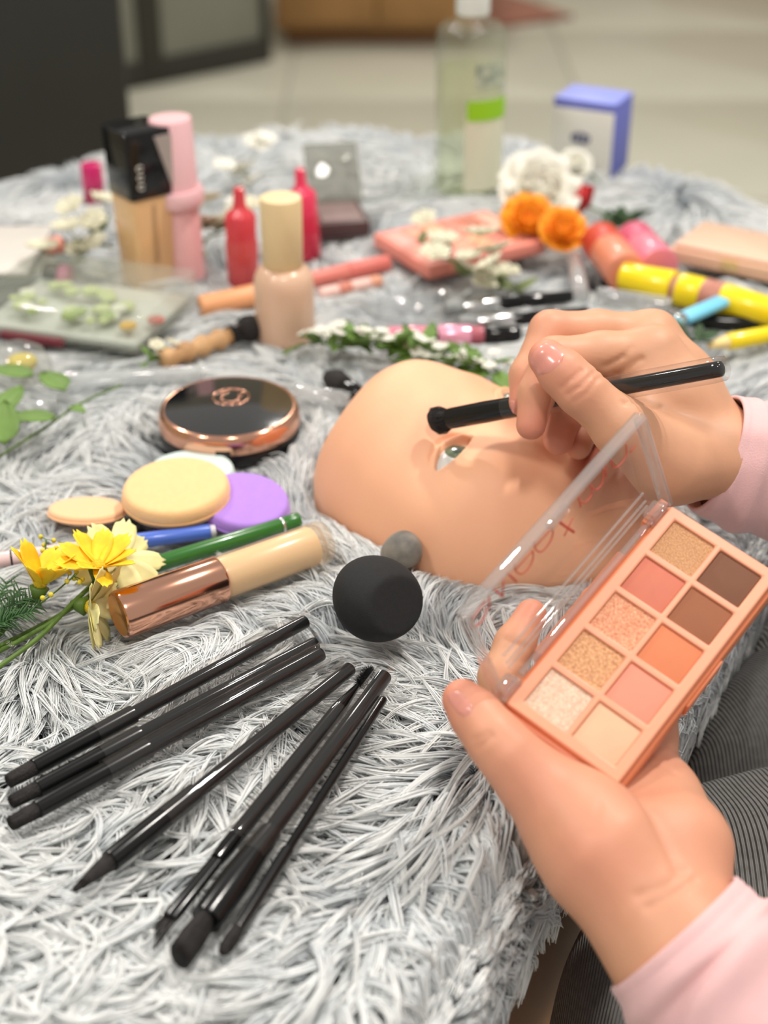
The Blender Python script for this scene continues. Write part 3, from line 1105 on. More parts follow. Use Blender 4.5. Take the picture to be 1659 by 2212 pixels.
def lap_pt(s, o):
    k = min(1.0, max(0.0, s / 0.12))
    D = np.array([0.0, -1.0]) * (1 - k) + np.array([0.838, -0.545]) * k
    D = D / np.linalg.norm(D)
    # spread: the outward rows lean to the right so that the cloth covers the lap
    p = LA + LT * s + D * o + np.array([1.0, 0.0]) * o * 0.05
    z = -0.092 + 0.16 * max(0, s) + 0.02 * math.sin(min(1, o / .2) * math.pi / 2)
    z -= 0.14 * math.exp(-(o / 0.005)) + 0.12 * math.exp(-max(0, s + .002) / 0.006)
    # folds running across the thigh
    c = s - 0.55 * o
    z += 0.013 * math.exp(-((c - 0.055) / 0.026) ** 2) - 0.016 * math.exp(-((c - 0.098 - .2 * o) / 0.008) ** 2) * min(1, o / .02)
    z += 0.010 * math.exp(-((c - 0.150) / 0.030) ** 2) - 0.010 * math.exp(-((c - 0.20) / 0.009) ** 2)
    return (p[0], p[1], z)


ns, no = 130, 70
ss = np.linspace(-0.004, 0.34, ns)
oo = np.linspace(0.0, 0.34, no) ** 1.3 * (0.34 / 0.34 ** 1.3)
V = [lap_pt(s, o) for s in ss for o in oo]
V2 = [(x, y, z - .012) for x, y, z in V]
Fc = []
m_ = ns * no
for i in range(ns - 1):
    for j in range(no - 1):
        k = i * no + j
        Fc.append((k, k + 1, k + no + 1, k + no))
        Fc.append((m_ + k, m_ + k + no, m_ + k + no + 1, m_ + k + 1))
ring = list(range(no)) + [i * no + no - 1 for i in range(1, ns)] + [(ns - 1) * no + j for j in range(no - 2, -1, -1)] + [i * no for i in range(ns - 2, 0, -1)]
for p, q in zip(ring, ring[1:] + ring[:1]):
    Fc.append((q, p, m_ + p, m_ + q))
grey = mat('grey_rib', S(132, 131, 127), 0.9, noise=0.25, nscale=260, sheen=0.2)
nt = grey.node_tree
b = nt.nodes['Principled BSDF']
at_n = nt.nodes.new('ShaderNodeAttribute')
at_n.attribute_name = 'rib'
mu = nt.nodes.new('ShaderNodeMath')
mu.operation = 'MULTIPLY'
mu.inputs[1].default_value = 2 * math.pi / 0.0022
sn = nt.nodes.new('ShaderNodeMath')
sn.operation = 'SINE'
nt.links.new(at_n.outputs['Fac'], mu.inputs[0])
nt.links.new(mu.outputs[0], sn.inputs[0])
bp = nt.nodes.new('ShaderNodeBump')
bp.inputs['Strength'].default_value = 1.0
bp.inputs['Distance'].default_value = 0.0011
nt.links.new(sn.outputs[0], bp.inputs['Height'])
nt.links.new(bp.outputs[0], b.inputs['Normal'])
o = obj('trousers', (V + V2, Fc), grey, person, True)
o.matrix_local = PI_
rib = np.array([s + 0.10 * math.sin(o_ * 9) for s in ss for o_ in oo] * 2, np.float32)
at_ = o.data.attributes.new('rib', 'FLOAT', 'POINT')
at_.data.foreach_set('value', rib)

# ------------------------------------------------------------------ makeup brushes
blk = mat('black_gloss', S(14, 14, 15), 0.09, spec=.5)
blk_m = mat('black_satin', S(16, 16, 17), 0.2)
bris = mat('dark_bristle', S(48, 44, 43), 0.8, noise=0.4, nscale=500, bump=0.8, bscale=1200)
sleeve_m = clear_mat('clear_sleeve', (0.95, 0.94, 0.935, 1), 1.0, 0.03, fog=0.012, fogcol=(0.75, 0.72, 0.70, 1))


def hairs(n, r0, z0, r1, z1, rt=.00012, flat=1.0, seed=2, dome=.25):
    """bundle of separate bristles between two radii"""
    rn = random.Random(seed)
    gs = []
    for i in range(n):
        a, q = rn.uniform(0, 6.28), math.sqrt(rn.random())
        x, y = math.cos(a) * q, math.sin(a) * q * flat
        ze = z1 + (z0 - z1) * dome * q * q
        mid = .55
        gs.append(tube([(x * r0, y * r0, z0), (x * (r0 + (r1 - r0) * .9), y * (r0 + (r1 - r0) * .9), z0 + (ze - z0) * mid), (x * r1 * .95, y * r1 * .95, ze)], [rt, rt * 1.2, rt * .5], 3))
    return join(*gs)


def brush(label, tip, end, hr, fl, fr_, bl, br, wrap=True, flat=1.0, seed=1, blunt=.62, group='brushes fanned out on the rug', hend=None, press=True):
    tip, end = Vector(tip), Vector(end)
    L = (end - tip).length
    t = thing('makeup_brush', label, 'makeup brush', frame(tip, end - tip), group)
    hend = hend or hr
    core = lathe([(0, bl * .06), (br * blunt, bl * .07), (br * max(.9, blunt), bl * .3), (br * .5 + fr_ * .45, bl * .7), (fr_ * .85, bl + .001), (0, bl + .002)], 20, 1, flat)
    bo = obj('bristles', join(core, hairs(220, fr_ * .9, bl + .0005, br, 0.0, flat=flat, seed=seed, dome=.25 if blunt < .8 else .06)), bris, t, True)
    obj('ferrule', lathe([(0, bl), (fr_ * .98, bl), (fr_, bl + .0008), (fr_ * 1.02, bl + fl * .4), (hr * 1.30, bl + fl - .002), (hr * 1.26, bl + fl - .0004), (hr * .9, bl + fl), (0, bl + fl)], 28, 1, 1.0), blk_m, t, 40)
    obj('handle', lathe([(0, bl + fl - .003), (hr * .96, bl + fl - .003), (hr, bl + fl + .004), (hr * 1.05, L * .6), (hend, L - .0015), (hend * .93, L - .0005), (hend * .7, L), (0, L)], 24), blk, t, 40)
    if wrap:
        obj('clear_sleeve', lathe([(hr * 1.5, bl + fl * .6), (hr * 1.62, bl + fl + .003), (hr * 1.62, L - .004), (hr * 1.5, L + .001), (hr * 1.15, L + .0018)], 24), sleeve_m, t, True)
    if press:
        foot(tip, end, max(fr_, hr) + .0014, -.002, .03)
    return t


ZR = 0.0068
brush('black makeup brush, uppermost of the three lying close together at left', on(14, 1690, ZR), on(662, 1341, ZR + .002), .0030, .046, .0036, .012, .0030, seed=3, blunt=.92)
brush('black makeup brush, middle of the three lying close together at left', on(20, 1735, ZR), on(684, 1389, ZR + .001), .0031, .046, .0034, .012, .0028, seed=4, blunt=.92)
brush('black makeup brush, lowest of the three lying close together at left', on(18, 1782, ZR), on(696, 1411, ZR + .001), .0031, .050, .0036, .012, .0030, seed=5, blunt=.92)
brush('black makeup brush with pointed tip, lying alone mid fan below the three', on(156, 1926, ZR - .001), on(758, 1443, ZR + .001), .0031, .044, .0042, .018, .0019, seed=6)
brush('thick black brush with broad flat bristles, near the bottom of the fan', on(385, 2070, ZR), on(832, 1459, ZR + .002), .0033, .046, .0058, .018, .0066, seed=7, flat=.62, blunt=.95)
brush('thin black brush, lowest and outermost of the fan', on(478, 2062, ZR - .001), on(829, 1509, ZR), .0018, .040, .0023, .012, .0026, wrap=False, seed=8)
# double ended angled brush with spoolie
tip, end = Vector(on(318, 2044, ZR - .002)), Vector(on(803, 1443, ZR))
L = (end - tip).length
t = thing('brow_brush', 'double ended black brow brush with a spiral spoolie end', 'makeup brush', frame(tip, end - tip, (0, 0, 1)), 'brushes fanned out on the rug')
obj('angled_bristles', join(*[tube([((i / 30 - .5) * .0010 + rng.normal() * .0004, (i / 30 - .5) * .0058, .0145), (rng.normal() * .0003, (i / 30 - .5) * .0062, .0145 - (.006 + .0085 * i / 30))], [.00025, .0001], 4) for i in range(31)]), bris, t, True)
obj('ferrule', lathe([(0, .0135), (.0028, .0135), (.0031, .0145), (.0030, .03), (.0026, .045), (0, .0455)], 24, .6, 1), blk_m, t, 40)
obj('handle', lathe([(0, .044), (.0027, .044), (.0031, .05), (.0031, L - .030), (.0029, L - .028), (.0014, L - .016), (.0009, L - .012), (0, L - .012)], 24), blk, t, 40)
obj('clear_sleeve', lathe([(.0042, .055), (.0046, .058), (.0046, L - .036), (.0040, L - .030)], 24), sleeve_m, t, True)
gs = [tube([(0, 0, L - .014), (0, 0, L)], .0005, 6)]
for i in range(420):
    f_ = i / 420
    a_ = f_ * 2 * math.pi * 13.37
    r_ = .0030 * (0.8 + .35 * random.random()) * min(1, 3 * (1 - f_) + .35)
    z_ = L - .0125 + .0125 * f_
    gs.append(tube([(0, 0, z_), (math.cos(a_) * r_, math.sin(a_) * r_, z_ + random.uniform(-.0004, .0008))], [.00016, .00007], 3))
obj('spoolie', join(*gs), blk_m, t, True)
foot(tip, end, .0050, -.002, .03)
# the brush in the hand
tb, eb = Vector(at(928, 912, .700)), Vector(at(1561, 796, .606))
brush('flat black eyeshadow brush in the hand, touching the practice face', tb, eb, .0034, .052, .0050, .0120, .0074, wrap=True, flat=.55, seed=9, group='brush in the hand', hend=.0034, press=False)

# ------------------------------------------------------------------ sponges
black_foam = mat('black_foam', S(34, 34, 35), 0.85, noise=0.15, nscale=500, bump=0.35, bscale=2200, bdist=.0004)
grey_foam = mat('grey_foam', S(104, 102, 98), 0.8, col2=S(150, 142, 130), nscale=90, bump=0.3, bscale=2000)


def egg(R, el=1.25, n=48, m=40, cut=None, cutd=.7, dent=0.0):
    V, Fc = [], []
    for i in range(m + 1):
        t = math.pi * i / m
        for j in range(n):
            a = 2 * math.pi * j / n
            r = R * math.sin(t) * (1 - .16 * math.cos(t))
            p = Vector((r * math.cos(a), r * math.sin(a), R * el * math.cos(t) * (-1)))
            if cut:
                c = Vector(cut).normalized()
                d = p.dot(c) - cutd * R
                s = 0.0004
                over = s * math.log1p(math.exp(min(40, d / s)))
                p = p - c * over * .96
            V.append(tuple(p))
    for i in range(m):
        for j in range(n):
            k = (j + 1) % n
            Fc.append((i * n + j, i * n + k, (i + 1) * n + k, (i + 1) * n + j))
    return V, Fc


c = Vector(on(812, 1296, .0185))
t = thing('makeup_sponge', 'black teardrop makeup sponge with a slanted flat face', 'makeup sponge', Matrix.Translation(c - Vector((0, 0, .0185))))
obj('foam', egg(.0196, .90, cut=(.42, -.50, .66), cutd=.70), black_foam, t, True, Matrix.Translation((0, 0, .0178)) @ Matrix.Rotation(.35, 4, 'Y') @ Matrix.Rotation(.2, 4, 'X'))
foot(c, None, .0165, -.004, .02)
c = Vector(on(866, 1192, .008))
t = thing('mini_sponge', 'small grey mottled mini sponge tucked behind the black sponge', 'makeup sponge', Matrix.Translation(c - Vector((0, 0, .008))))
obj('foam', egg(.0088, 1.15), grey_foam, t, True, Matrix.Translation((0, 0, .0085)) @ Matrix.Rotation(1.1, 4, 'Y'))
foot(c, None, .008, -.003, .02)

# ------------------------------------------------------------------ powder puffs


def puff(label, p, nrm, rx, ry, th, m, edge_m, rot=0.0, ribbon=None):
    M = frame(p, nrm, (math.cos(rot), math.sin(rot), 0))
    t = thing('powder_puff', label, 'powder puff', M, 'powder puffs beside the compact')
    prof = [(0, -th / 2)]
    for k in range(-8, 9):
        a = k / 8 * math.pi / 2
        prof.append(((1 - .17 * (1 - math.cos(a) ** .7)), th / 2 * math.sin(a)))
    prof = [(0, -th / 2)] + [(r * 1.0, z) for r, z in prof[1:]] + [(.45, th / 2 * 1.05), (0, th / 2 * 1.1)]
    obj('pad', lathe(prof, 64, rx, ry), m, t, True)
    obj('piping', tube([(math.cos(a) * rx * 1.0, math.sin(a) * ry * 1.0, -th * .14) for a in np.linspace(0, 2 * math.pi, 65)], .0006, 6, False), edge_m, t, True)
    if ribbon:
        obj('ribbon', rbox(-rx * .35, rx * .35, -ry * .98, ry * .98, -th / 2 - .0012, -th / 2 - .0002, .0002), ribbon, t)
    foot(p, None, min(rx, ry) * .9, -.003, .02)
    return t


puff_a = mat('puff_apricot', S(252, 204, 146), 0.9, sheen=0.3, noise=0.05, nscale=300, bump=0.3, bscale=1600)
puff_b = mat('puff_purple', S(178, 134, 226), 0.85, sheen=0.3, noise=0.04, nscale=200, bump=0.15, bscale=1600)
puff_c = mat('puff_mint', S(206, 226, 220), 0.85, sheen=0.3)
puff_d = mat('puff_peach', S(252, 198, 150), 0.85, sheen=0.3)
puff('pale mint powder puff peeking out behind the apricot one', on(412, 1024, .004), (0.0, .05, 1), .0225, .0225, .008, puff_c, puff_c)
puff('smooth purple powder puff half under the apricot one', on(528, 1090, .008), (0.12, -.16, 1), .0222, .0215, .009, puff_b, puff_b, ribbon=mat('purple_ribbon', S(92, 52, 130), 0.7))
puff('plump apricot velour powder puff leaning on the purple one', on(381, 1064, .014), (-0.03, -.10, 1), .0265, .0250, .011, puff_a, mat('puff_seam', S(226, 178, 124), 0.9), ribbon=mat('purple_ribbon', None))
puff('thin flat peach puff, leftmost by the apricot one', on(188, 1104, .004), (0.03, .20, 1), .0190, .0165, .005, puff_d, puff_d)

# ------------------------------------------------------------------ cushion compact
rose = mat('rose_gold', S(228, 172, 146), 0.14, 1.0)
c = Vector(on(494, 874, .017))
t = thing('cushion_compact', 'round black cushion compact with a rose gold rim', 'compact', Matrix.Translation((c.x, c.y, 0)))
R_ = .0388
obj('base', lathe([(0, -.003), (R_ - .003, -.003), (R_ - .0008, -.001), (R_ - .0004, .004), (R_ - .001, .0052), (0, .0052)], 72), blk_m, t, 40)
obj('rim', lathe([(R_ - .002, .0054), (R_ - .0004, .0058), (R_, .0075), (R_ - .0006, .0125), (R_ - .0018, .0158), (R_ - .0030, .0166), (R_ - .0040, .0164)], 96), rose, t, True)
obj('lid_disc', lathe([(0, .0178), (R_ * .5, .0174), (R_ - .0038, .0164), (R_ - .0036, .014), (0, .013)], 96), mat('black_mirror', S(12, 12, 13), 0.05, coat=1.0), t, 40)
obj('emblem', join(tube([(math.cos(a) * .0098 + .0005, math.sin(a) * .0098 + .008, .0176) for a in np.linspace(0, 2 * math.pi, 49)], .0006, 6, False),
                   tube([(math.cos(a) * .0052 + .0005, math.sin(a) * .0062 + .008, .0177) for a in np.linspace(math.pi * .6, math.pi * 2.1, 24)], .0005, 6),
                   tube([(-.0040, .0125, .0177), (-.0045, .0035, .0177)], .0005, 6), tube([(.004, .0105, .0177), (.007, .0105, .0177)], .0005, 6)), rose, t, True)
obj('clasp', rbox(-.004, .004, -R_ - .0006, -R_ + .002, .003, .009, .0005), mat('black_satin', None), t)
foot(c, None, R_ - .001, -.004, .01)

# ------------------------------------------------------------------ concealer tube and pens
p0, p1 = Vector(on(255, 1330, .0108)), Vector(on(703, 1168, .0112))
L = (p1 - p0).length
t = thing('concealer_tube', 'fat beige concealer tube with a rose gold cap', 'concealer', frame(p0, p1 - p0))
cut = L * .47
obj('cap', lathe([(0, .0004), (.0088, .0004), (.0094, 0), (.0104, .0004), (.0109, .0018), (.0109, cut - .001), (.0105, cut), (0, cut)], 48), rose, t, 40)
obj('liquid', rcyl(.0094, cut + .0004, L - .0065, .002, n=40), mat('beige_liquid', S(240, 206, 160), 0.4, sss=0.1), t, 40)
obj('tube', lathe([(.0100, cut + .0002), (.0104, cut + .001), (.0104, L - .0025), (.0096, L - .0006), (.008, L), (0, L), (0, L - .002), (.0090, L - .004), (.0097, L - .0065)], 48), clear_mat('frosted_tube', (0.97, 0.95, 0.92, 1), 0.7, 0.18, fog=.16, fogcol=S(240, 214, 180)), t, True)
foot(p0, p1, .0095, -.004, .03)


def pen(name, label, cat, p0, p1, segs, group=None, rfoot=None, n=24):
    """segs: (part, material, r0, r1, z0, z1) in fractions of the length"""
    p0, p1 = Vector(p0), Vector(p1)
    L = (p1 - p0).length
    t = thing(name, label, cat, frame(p0, p1 - p0), group)
    for part, m, r0, r1, z0, z1 in segs:
        obj(part, rcyl(r0, z0 * L, z1 * L, min(.0006, r0 * .3), r1, n), m, t, 40)
    foot(p0, p1, rfoot or max(s[2] for s in segs), -.003, .03)
    return t


silver = mat('silver', S(214, 214, 214), 0.2, 1.0)
green = mat('green_gloss', S(44, 108, 36), 0.25, coat=0.5)
pen('eyeliner_pen', 'glossy dark green eyeliner pen with a silver ring', 'eyeliner', on(215, 1256, .006), on(646, 1124, .006),
    [('barrel', green, .0040, .0041, 0, .90), ('ring', silver, .00415, .00415, .90, .915), ('end_cap', green, .0041, .0041, .915, 1.0)])
pen('eyeliner_pen', 'pink eyeliner pen with a blue cap behind the daisies', 'eyeliner', on(-40, 1214, .005), on(466, 1146, .005),
    [('barrel', mat('pale_pink', S(240, 205, 202), 0.3, coat=.3), .0036, .0037, 0, .60), ('black_ring', blk, .0038, .0038, .118, .130), ('silver_band', mat('pearl', S(220, 214, 220), 0.25), .0038, .0038, .58, .615),
     ('cap', mat('blue_gloss', S(84, 118, 214), 0.28, coat=.3), .0038, .0036, .615, .975), ('tip_ring', mat('pearl', None), .0030, .0030, .975, 1.0)])

# ------------------------------------------------------------------ daisies
yel = mat('petal_yellow', S(255, 218, 44), 0.6, col2=S(250, 192, 28), nscale=120, sss=.1)
pale = mat('petal_pale', S(244, 236, 178), 0.65, col2=S(228, 220, 150), nscale=90, sss=.1)
stem_m = mat('stem_green', S(92, 122, 44), 0.5, noise=.25, nscale=80)
leaf_m = mat('leaf_green', S(66, 104, 58), 0.55, noise=.25, nscale=60)
pollen = mat('pollen', S(236, 200, 40), 0.8, noise=.3, nscale=900, bump=.8, bscale=1500)
PET = {k: mesh_data('petal', *leaf(L_, W_, b_, c_, 8, 5, tip=0, notch=True), m, True) for k, L_, W_, b_, c_, m in
       (('y', .0185, .0094, -.12, .25, yel), ('p', .0195, .0105, -.15, .2, pale))}


def daisy(label, c, face_dir, stem_pts, kind, n, elev, cat='flower', jit=.25, seed=0, group='artificial daisies with the loose stems'):
    rn = random.Random(seed)
    M = frame(c, face_dir, (1, .2, 0))
    t = thing('daisy', label, cat, M, group)
    Mi = M.inverted()
    obj('center', lathe([(0, -.002), (.0022, -.001), (.0034, .0012), (.0026, .0026), (0, .0031)], 16), pollen, t, True)
    obj('calyx', lathe([(0, -.0085), (.0016, -.008), (.0028, -.005), (.0044, -.0012), (.0022, -.0005), (0, -.0006)], 16), stem_m, t, True)
    for k in range(n):
        a = 2 * math.pi * k / n + rn.uniform(-jit, jit) * .5
        e = elev + rn.uniform(-.22, .22)
        s = rn.uniform(.85, 1.08)
        o = obj('petal', PET[kind], None, t)
        o.matrix_local = Matrix.Rotation(a, 4, 'Z') @ Matrix.Translation((.0016, 0, .0002 + .0004 * (k % 2))) @ Matrix.Rotation(-e, 4, 'Y') @ Matrix.Rotation(rn.uniform(-.3, .3), 4, 'X') @ Matrix.Diagonal((s, s, s, 1))
    P = bez([Mi @ Vector(p) for p in [Vector(c) - Vector(face_dir).normalized() * .007] + [Vector(q) for q in stem_pts]], 8)
    obj('stem', tube(P, .0011, 8), stem_m, t, True)
    return t


daisy('bright yellow daisy tilted on its side, leftmost of the daisies', on(86, 1264, .020), (.25, .25, 1), [on(45, 1310, .012), on(0, 1370, .006), on(-60, 1420, .004)], 'y', 9, .95, seed=1)
daisy('open bright yellow daisy in front, petals spread toward the camera', on(212, 1226, .025), (.22, -.02, 1), [on(150, 1310, .014), on(80, 1380, .008), on(-20, 1452, .006), on(-80, 1490, .004)], 'y', 9, .50, seed=2)
daisy('pale cream daisy fanned out behind the open yellow one', on(258, 1212, .017), (.30, -.45, .85), [on(190, 1290, .008), on(90, 1350, .004), on(-30, 1410, .003)], 'p', 9, .15, seed=3)
daisy('pale cream daisy drooping beside the rose gold cap', on(190, 1310, .013), (.95, -.22, -.02), [on(120, 1338, .008), on(40, 1385, .004), on(-40, 1425, .003)], 'p', 9, .62, seed=4)
foot(on(190, 1300), on(-20, 1410), .004, -.003, .1)
foot(on(80, 1270), on(230, 1230), .012, -.003, .05)
# feathery green foliage beside the daisies
t = thing('fern_foliage', 'feathery green foliage at the left edge below the leftmost daisy', 'foliage', Matrix.Translation(on(30, 1310, .0)))
Mi = t.matrix_world.inverted()
rn = random.Random(5)
gs = []
for k in range(7):
    p0 = Vector(on(-30 + rn.uniform(-10, 10), 1390, .004))
    p1 = Vector(on(rn.uniform(0, 95), rn.uniform(1235, 1345), rn.uniform(.008, .020)))
    P = bez([Mi @ p0, Mi @ ((p0 + p1) * .5 + Vector((0, 0, .004))), Mi @ p1], 8)
    gs.append(tube(P, .0004, 5))
    for i in range(4, len(P) - 1, 1):
        for s_ in (-1, 1):
            d = (P[i + 1] - P[i]).normalized()
            sd = d.cross(Vector((0, -.4, .9))).normalized() * s_
            q = P[i] + (d * .6 + sd * .8 + Vector((0, 0, rn.uniform(-.3, .5)))) * rn.uniform(.004, .008)
            gs.append(tube([P[i], (P[i] + q) / 2 + Vector((0, 0, .0005)), q], [.0004, .00042, .00012], 4))
obj('fronds', join(*gs), leaf_m, t, True)
# tiny yellow filler buds
for lab, path, bs_ in (('sprig of tiny yellow buds above the leftmost daisy', [on(95, 1240, .014), on(98, 1195, .022), on(100, 1165, .027)], [(88, 1160), (116, 1168), (95, 1178), (108, 1188), (92, 1190), (122, 1184)]),
                       ('sprig of tiny yellow buds between the two bright daisies', [on(80, 1310, .012), on(130, 1270, .020), on(165, 1240, .028)], [(150, 1238), (160, 1250), (172, 1258), (145, 1256), (92, 1292), (110, 1285), (165, 1236), (178, 1252)])):
    t = thing('bud_sprig', lab, 'flower', Matrix.Translation(path[0]), 'sprigs of tiny yellow buds')
    Mi = t.matrix_world.inverted()
    P = bez([Mi @ Vector(p) for p in path], 6)
    st = obj('stem', tube(P, .0004, 5), stem_m, t, True)
    bm_ = mesh_data('bud', *egg(.0011, 1.1, 10, 8), mat('bud_yellow', S(226, 206, 60), .6), True)
    for (u, v) in bs_:
        o = obj('bud', bm_, None, t)
        q = Mi @ Vector(on(u, v, .024))
        o.location = q
        k = min(range(len(P)), key=lambda i: (P[i] - q).length)
        obj('twig', tube([P[k], q], .0002, 4), stem_m, st, True)

# ------------------------------------------------------------------ things further back on the rug


def upright(name, label, cat, u, v, parts, rfoot, tilt=(0, 0), group=None, rot=0.0):
    c = Vector(on(u, v, 0))
    t = thing(name, label, cat, Matrix.Translation((c.x, c.y, -.003)) @ Matrix.Rotation(tilt[0], 4, 'X') @ Matrix.Rotation(tilt[1], 4, 'Y') @ Matrix.Rotation(rot, 4, 'Z'), group)
    for nm, geo, m, sm in parts:
        obj(nm, geo, m, t, sm)
    foot(c, None, rfoot, -.004, .02)
    return t


# square foundation bottle with black cap
f_glass = mat('foundation_glass', S(228, 184, 132), 0.22, coat=.5, noise=.04, nscale=20)
FBR = math.radians(38)
bot = upright('foundation_bottle', 'square beige foundation bottle with a tall black cap', 'foundation', 322, 604,
              [('bottle', None, None, None)] if False else [], .016, rot=FBR)


def taper_box(w0, w1, z0, z1, rc=.002):
    V0, F0 = rbox(-.5, .5, -.5, .5, 0, 1, .02, rc=.1)
    return [(x * (w0 + (w1 - w0) * z), y * (w0 + (w1 - w0) * z), z0 + (z1 - z0) * z) for x, y, z in V0], F0


obj('bottle', taper_box(.0265, .0305, 0, .064), f_glass, bot, 40)
obj('dip_tube', rbox(-.0012, .0012, -.0156, -.0150, .02, .060, .0003), mat('tube_grey', S(178, 142, 104), .4), bot)
cp = obj('cap', taper_box(.0325, .0335, .0645, .108), mat('black_gloss', None), bot, 40)
tri = [(.0030, -.01700, .104), (.0158, -.01715, .104), (.0150, -.01690, .072), (.0135, -.0169, .070)]
trib = [(x, y + .0008, z) for x, y, z in tri]
obj('grey_panel', (tri + trib, [(0, 3, 2, 1), (4, 5, 6, 7), (0, 1, 5, 4), (1, 2, 6, 5), (2, 3, 7, 6), (3, 0, 4, 7)]), mat('panel_grey', S(168, 158, 152), .4), cp, None)
obj('emblem', join(*[tube([(-.0090 + r_ * math.cos(a), -.0172, .0735 + .0060 * k + r_ * .8 * math.sin(a)) for a in np.linspace(.5, 5.6, 12)], .0005, 5) for k, r_ in enumerate((.0022, .0020, .0022))]), mat('emblem_grey', S(206, 202, 190), .4), cp, True)

# pink tube with stepped cap
pk = mat('soft_pink', S(240, 192, 196), 0.35, coat=.2)
pk2 = mat('soft_pink_glass', S(232, 176, 176), 0.2, coat=.4)
upright('pink_serum_bottle', 'pink bottle with a tall stepped pink cap behind the foundation', 'serum bottle', 402, 592,
        [('bottle', lathe([(0, 0), (.0125, 0), (.0135, .001), (.0135, .050), (.012, .053), (0, .053)], 40), pk2, 40),
         ('collar', lathe([(0, .053), (.0165, .053), (.0175, .0545), (.0175, .062), (.0165, .0640), (0, .064)], 40), pk, 40),
         ('cap', lathe([(0, .064), (.0142, .064), (.0140, .1085), (.0133, .1098), (0, .1102)], 40), pk, 40)], .014, tilt=(0, -.03))

# magenta lip tint
mg = mat('magenta_gloss', S(206, 26, 104), .2, coat=.6)
pen('lip_gloss', 'small magenta lip gloss standing at the far left edge', 'lip gloss', on(205, 436, 0), Vector(on(205, 436, 0)) + Vector((0.0, 0, .030)),
    [('tube', mat('magenta_deep', S(170, 14, 78), .2, coat=.6), .0078, .0078, 0, .42), ('cap', mg, .0086, .0080, .42, 1.0)])


def tint_bottle(label, u, v, h, m, m2, tilt=(0, 0)):
    s = h / .066
    return upright('lip_tint', label, 'lip tint', u, v,
                   [('bottle', lathe([(0, 0), (.0098 * s, 0), (.0105 * s, .001), (.0105 * s, .030 * s), (.010 * s, .032 * s), (0, .032 * s)], 32), m2, 40),
                    ('cap', lathe([(0, .0322 * s), (.0098 * s, .0322 * s), (.0102 * s, .046 * s), (.0085 * s, .0495 * s), (.0052 * s, .0515 * s), (.0040 * s, .055 * s), (.0038 * s, .062 * s), (.0030 * s, .0652 * s), (0, .066 * s)], 32), m, 40)], .010, tilt, 'droplet lip tints')


tint_bottle('red droplet lip tint bottle left of the beige bottle', 526, 606, .068, mat('tint_red', S(214, 62, 72), .25, coat=.4), mat('tint_red_body', S(206, 76, 78), .2, coat=.5))
tint_bottle('hot pink droplet lip tint behind the beige bottle', 664, 545, .064, mat('tint_pink', S(234, 58, 96), .25, coat=.4), mat('tint_pink_body', S(206, 36, 70), .2, coat=.5), (0, -.06))

# beige pump-less bottle in front
upright('liquid_foundation', 'round nude bottle with a cylindrical cream cap', 'foundation', 617, 722,
        [('bottle', lathe([(0, 0), (.0165, 0), (.0182, .0012), (.0186, .003), (.0186, .036), (.0180, .041), (.0160, .0455), (.0135, .0475), (.0122, .0482), (0, .0485)], 56), mat('nude_glass', S(226, 188, 160), .28, coat=.4, sss=.1), True),
         ('cap', lathe([(0, .0485), (.0116, .0485), (.0122, .0492), (.0126, .090), (.0120, .0912), (0, .0914)], 48), mat('cream_cap', S(232, 206, 158), .4), 40)], .0175)

# flat things
def flat_box(name, label, cat, corners, z0, th, parts, rot_hint=None, group=None):
    """corners: near-left, near-right, far-right pixel positions on the rug"""
    a_, b_, c_ = [Vector(on(u, v, z0)) for u, v in corners]
    X = (b_ - a_)
    w = X.length
    X.normalize()
    Yv = (c_ - b_)
    Yv = Yv - X * Yv.dot(X)
    d = Yv.length
    M = frame(a_, (0, 0, 1), X)
    t = thing(name, label, cat, M, group)
    for nm, fn, m, parent_ in parts:
        obj(nm, fn(w, d, th), m, t)
    for k in range(5):
        p = a_ + Yv * (k + .5) / 5
        foot(p, p + X * w, d * .12, -.004, .02)
    return t


clear_box = clear_mat('clear_case', (0.95, 0.96, 0.95, 1), 0.8, 0.05, fog=.14, fogcol=S(222, 226, 212))
lid_clear = clear_box
cb = flat_box('clear_case', 'clear plastic case with pressed green and white flowers', 'plastic case', [(-60, 716), (302, 768), (352, 640)], .002, .022,
         [('case', lambda w, d, h: rbox(0, w, 0, d, 0, h, .0015, rc=.004), clear_box, None),
          ('tray', lambda w, d, h: rbox(.004, w - .004, .004, d - .004, .001, .005, .001), mat('tray_grey', S(200, 204, 194), .5, noise=.15, nscale=30), None),
          ('front_strip', lambda w, d, h: rbox(.02, w * .55, -.001, .003, -.002, .003, .0006), mat('maroon', S(120, 48, 58), .5), None)])
blob = {k: mesh_data('pressed_flower', *egg(.006, .45, 12, 8), mat('pf_' + k, S(*c_), .7, noise=.2, nscale=200), True) for k, c_ in
        (('green', (150, 172, 96)), ('white', (226, 230, 210)), ('pale', (196, 208, 150)), ('rose', (196, 120, 108)), ('gold', (222, 180, 84)))}
rn = random.Random(3)
for k in range(30):
    o = obj('pressed_flower', blob['rose' if k == 0 else 'gold' if k == 1 else rn.choice(['green', 'white', 'pale', 'pale'])], None, cb)
    x_, y_ = ((.112, .030) if k == 0 else (.100, .016) if k == 1 else (rn.uniform(.012, .085), rn.uniform(.012, .06)))
    o.location = (x_, y_, .009 + rn.uniform(0, .004))
    s_ = rn.uniform(.6, 1.15)
    o.scale = (s_, s_, s_)

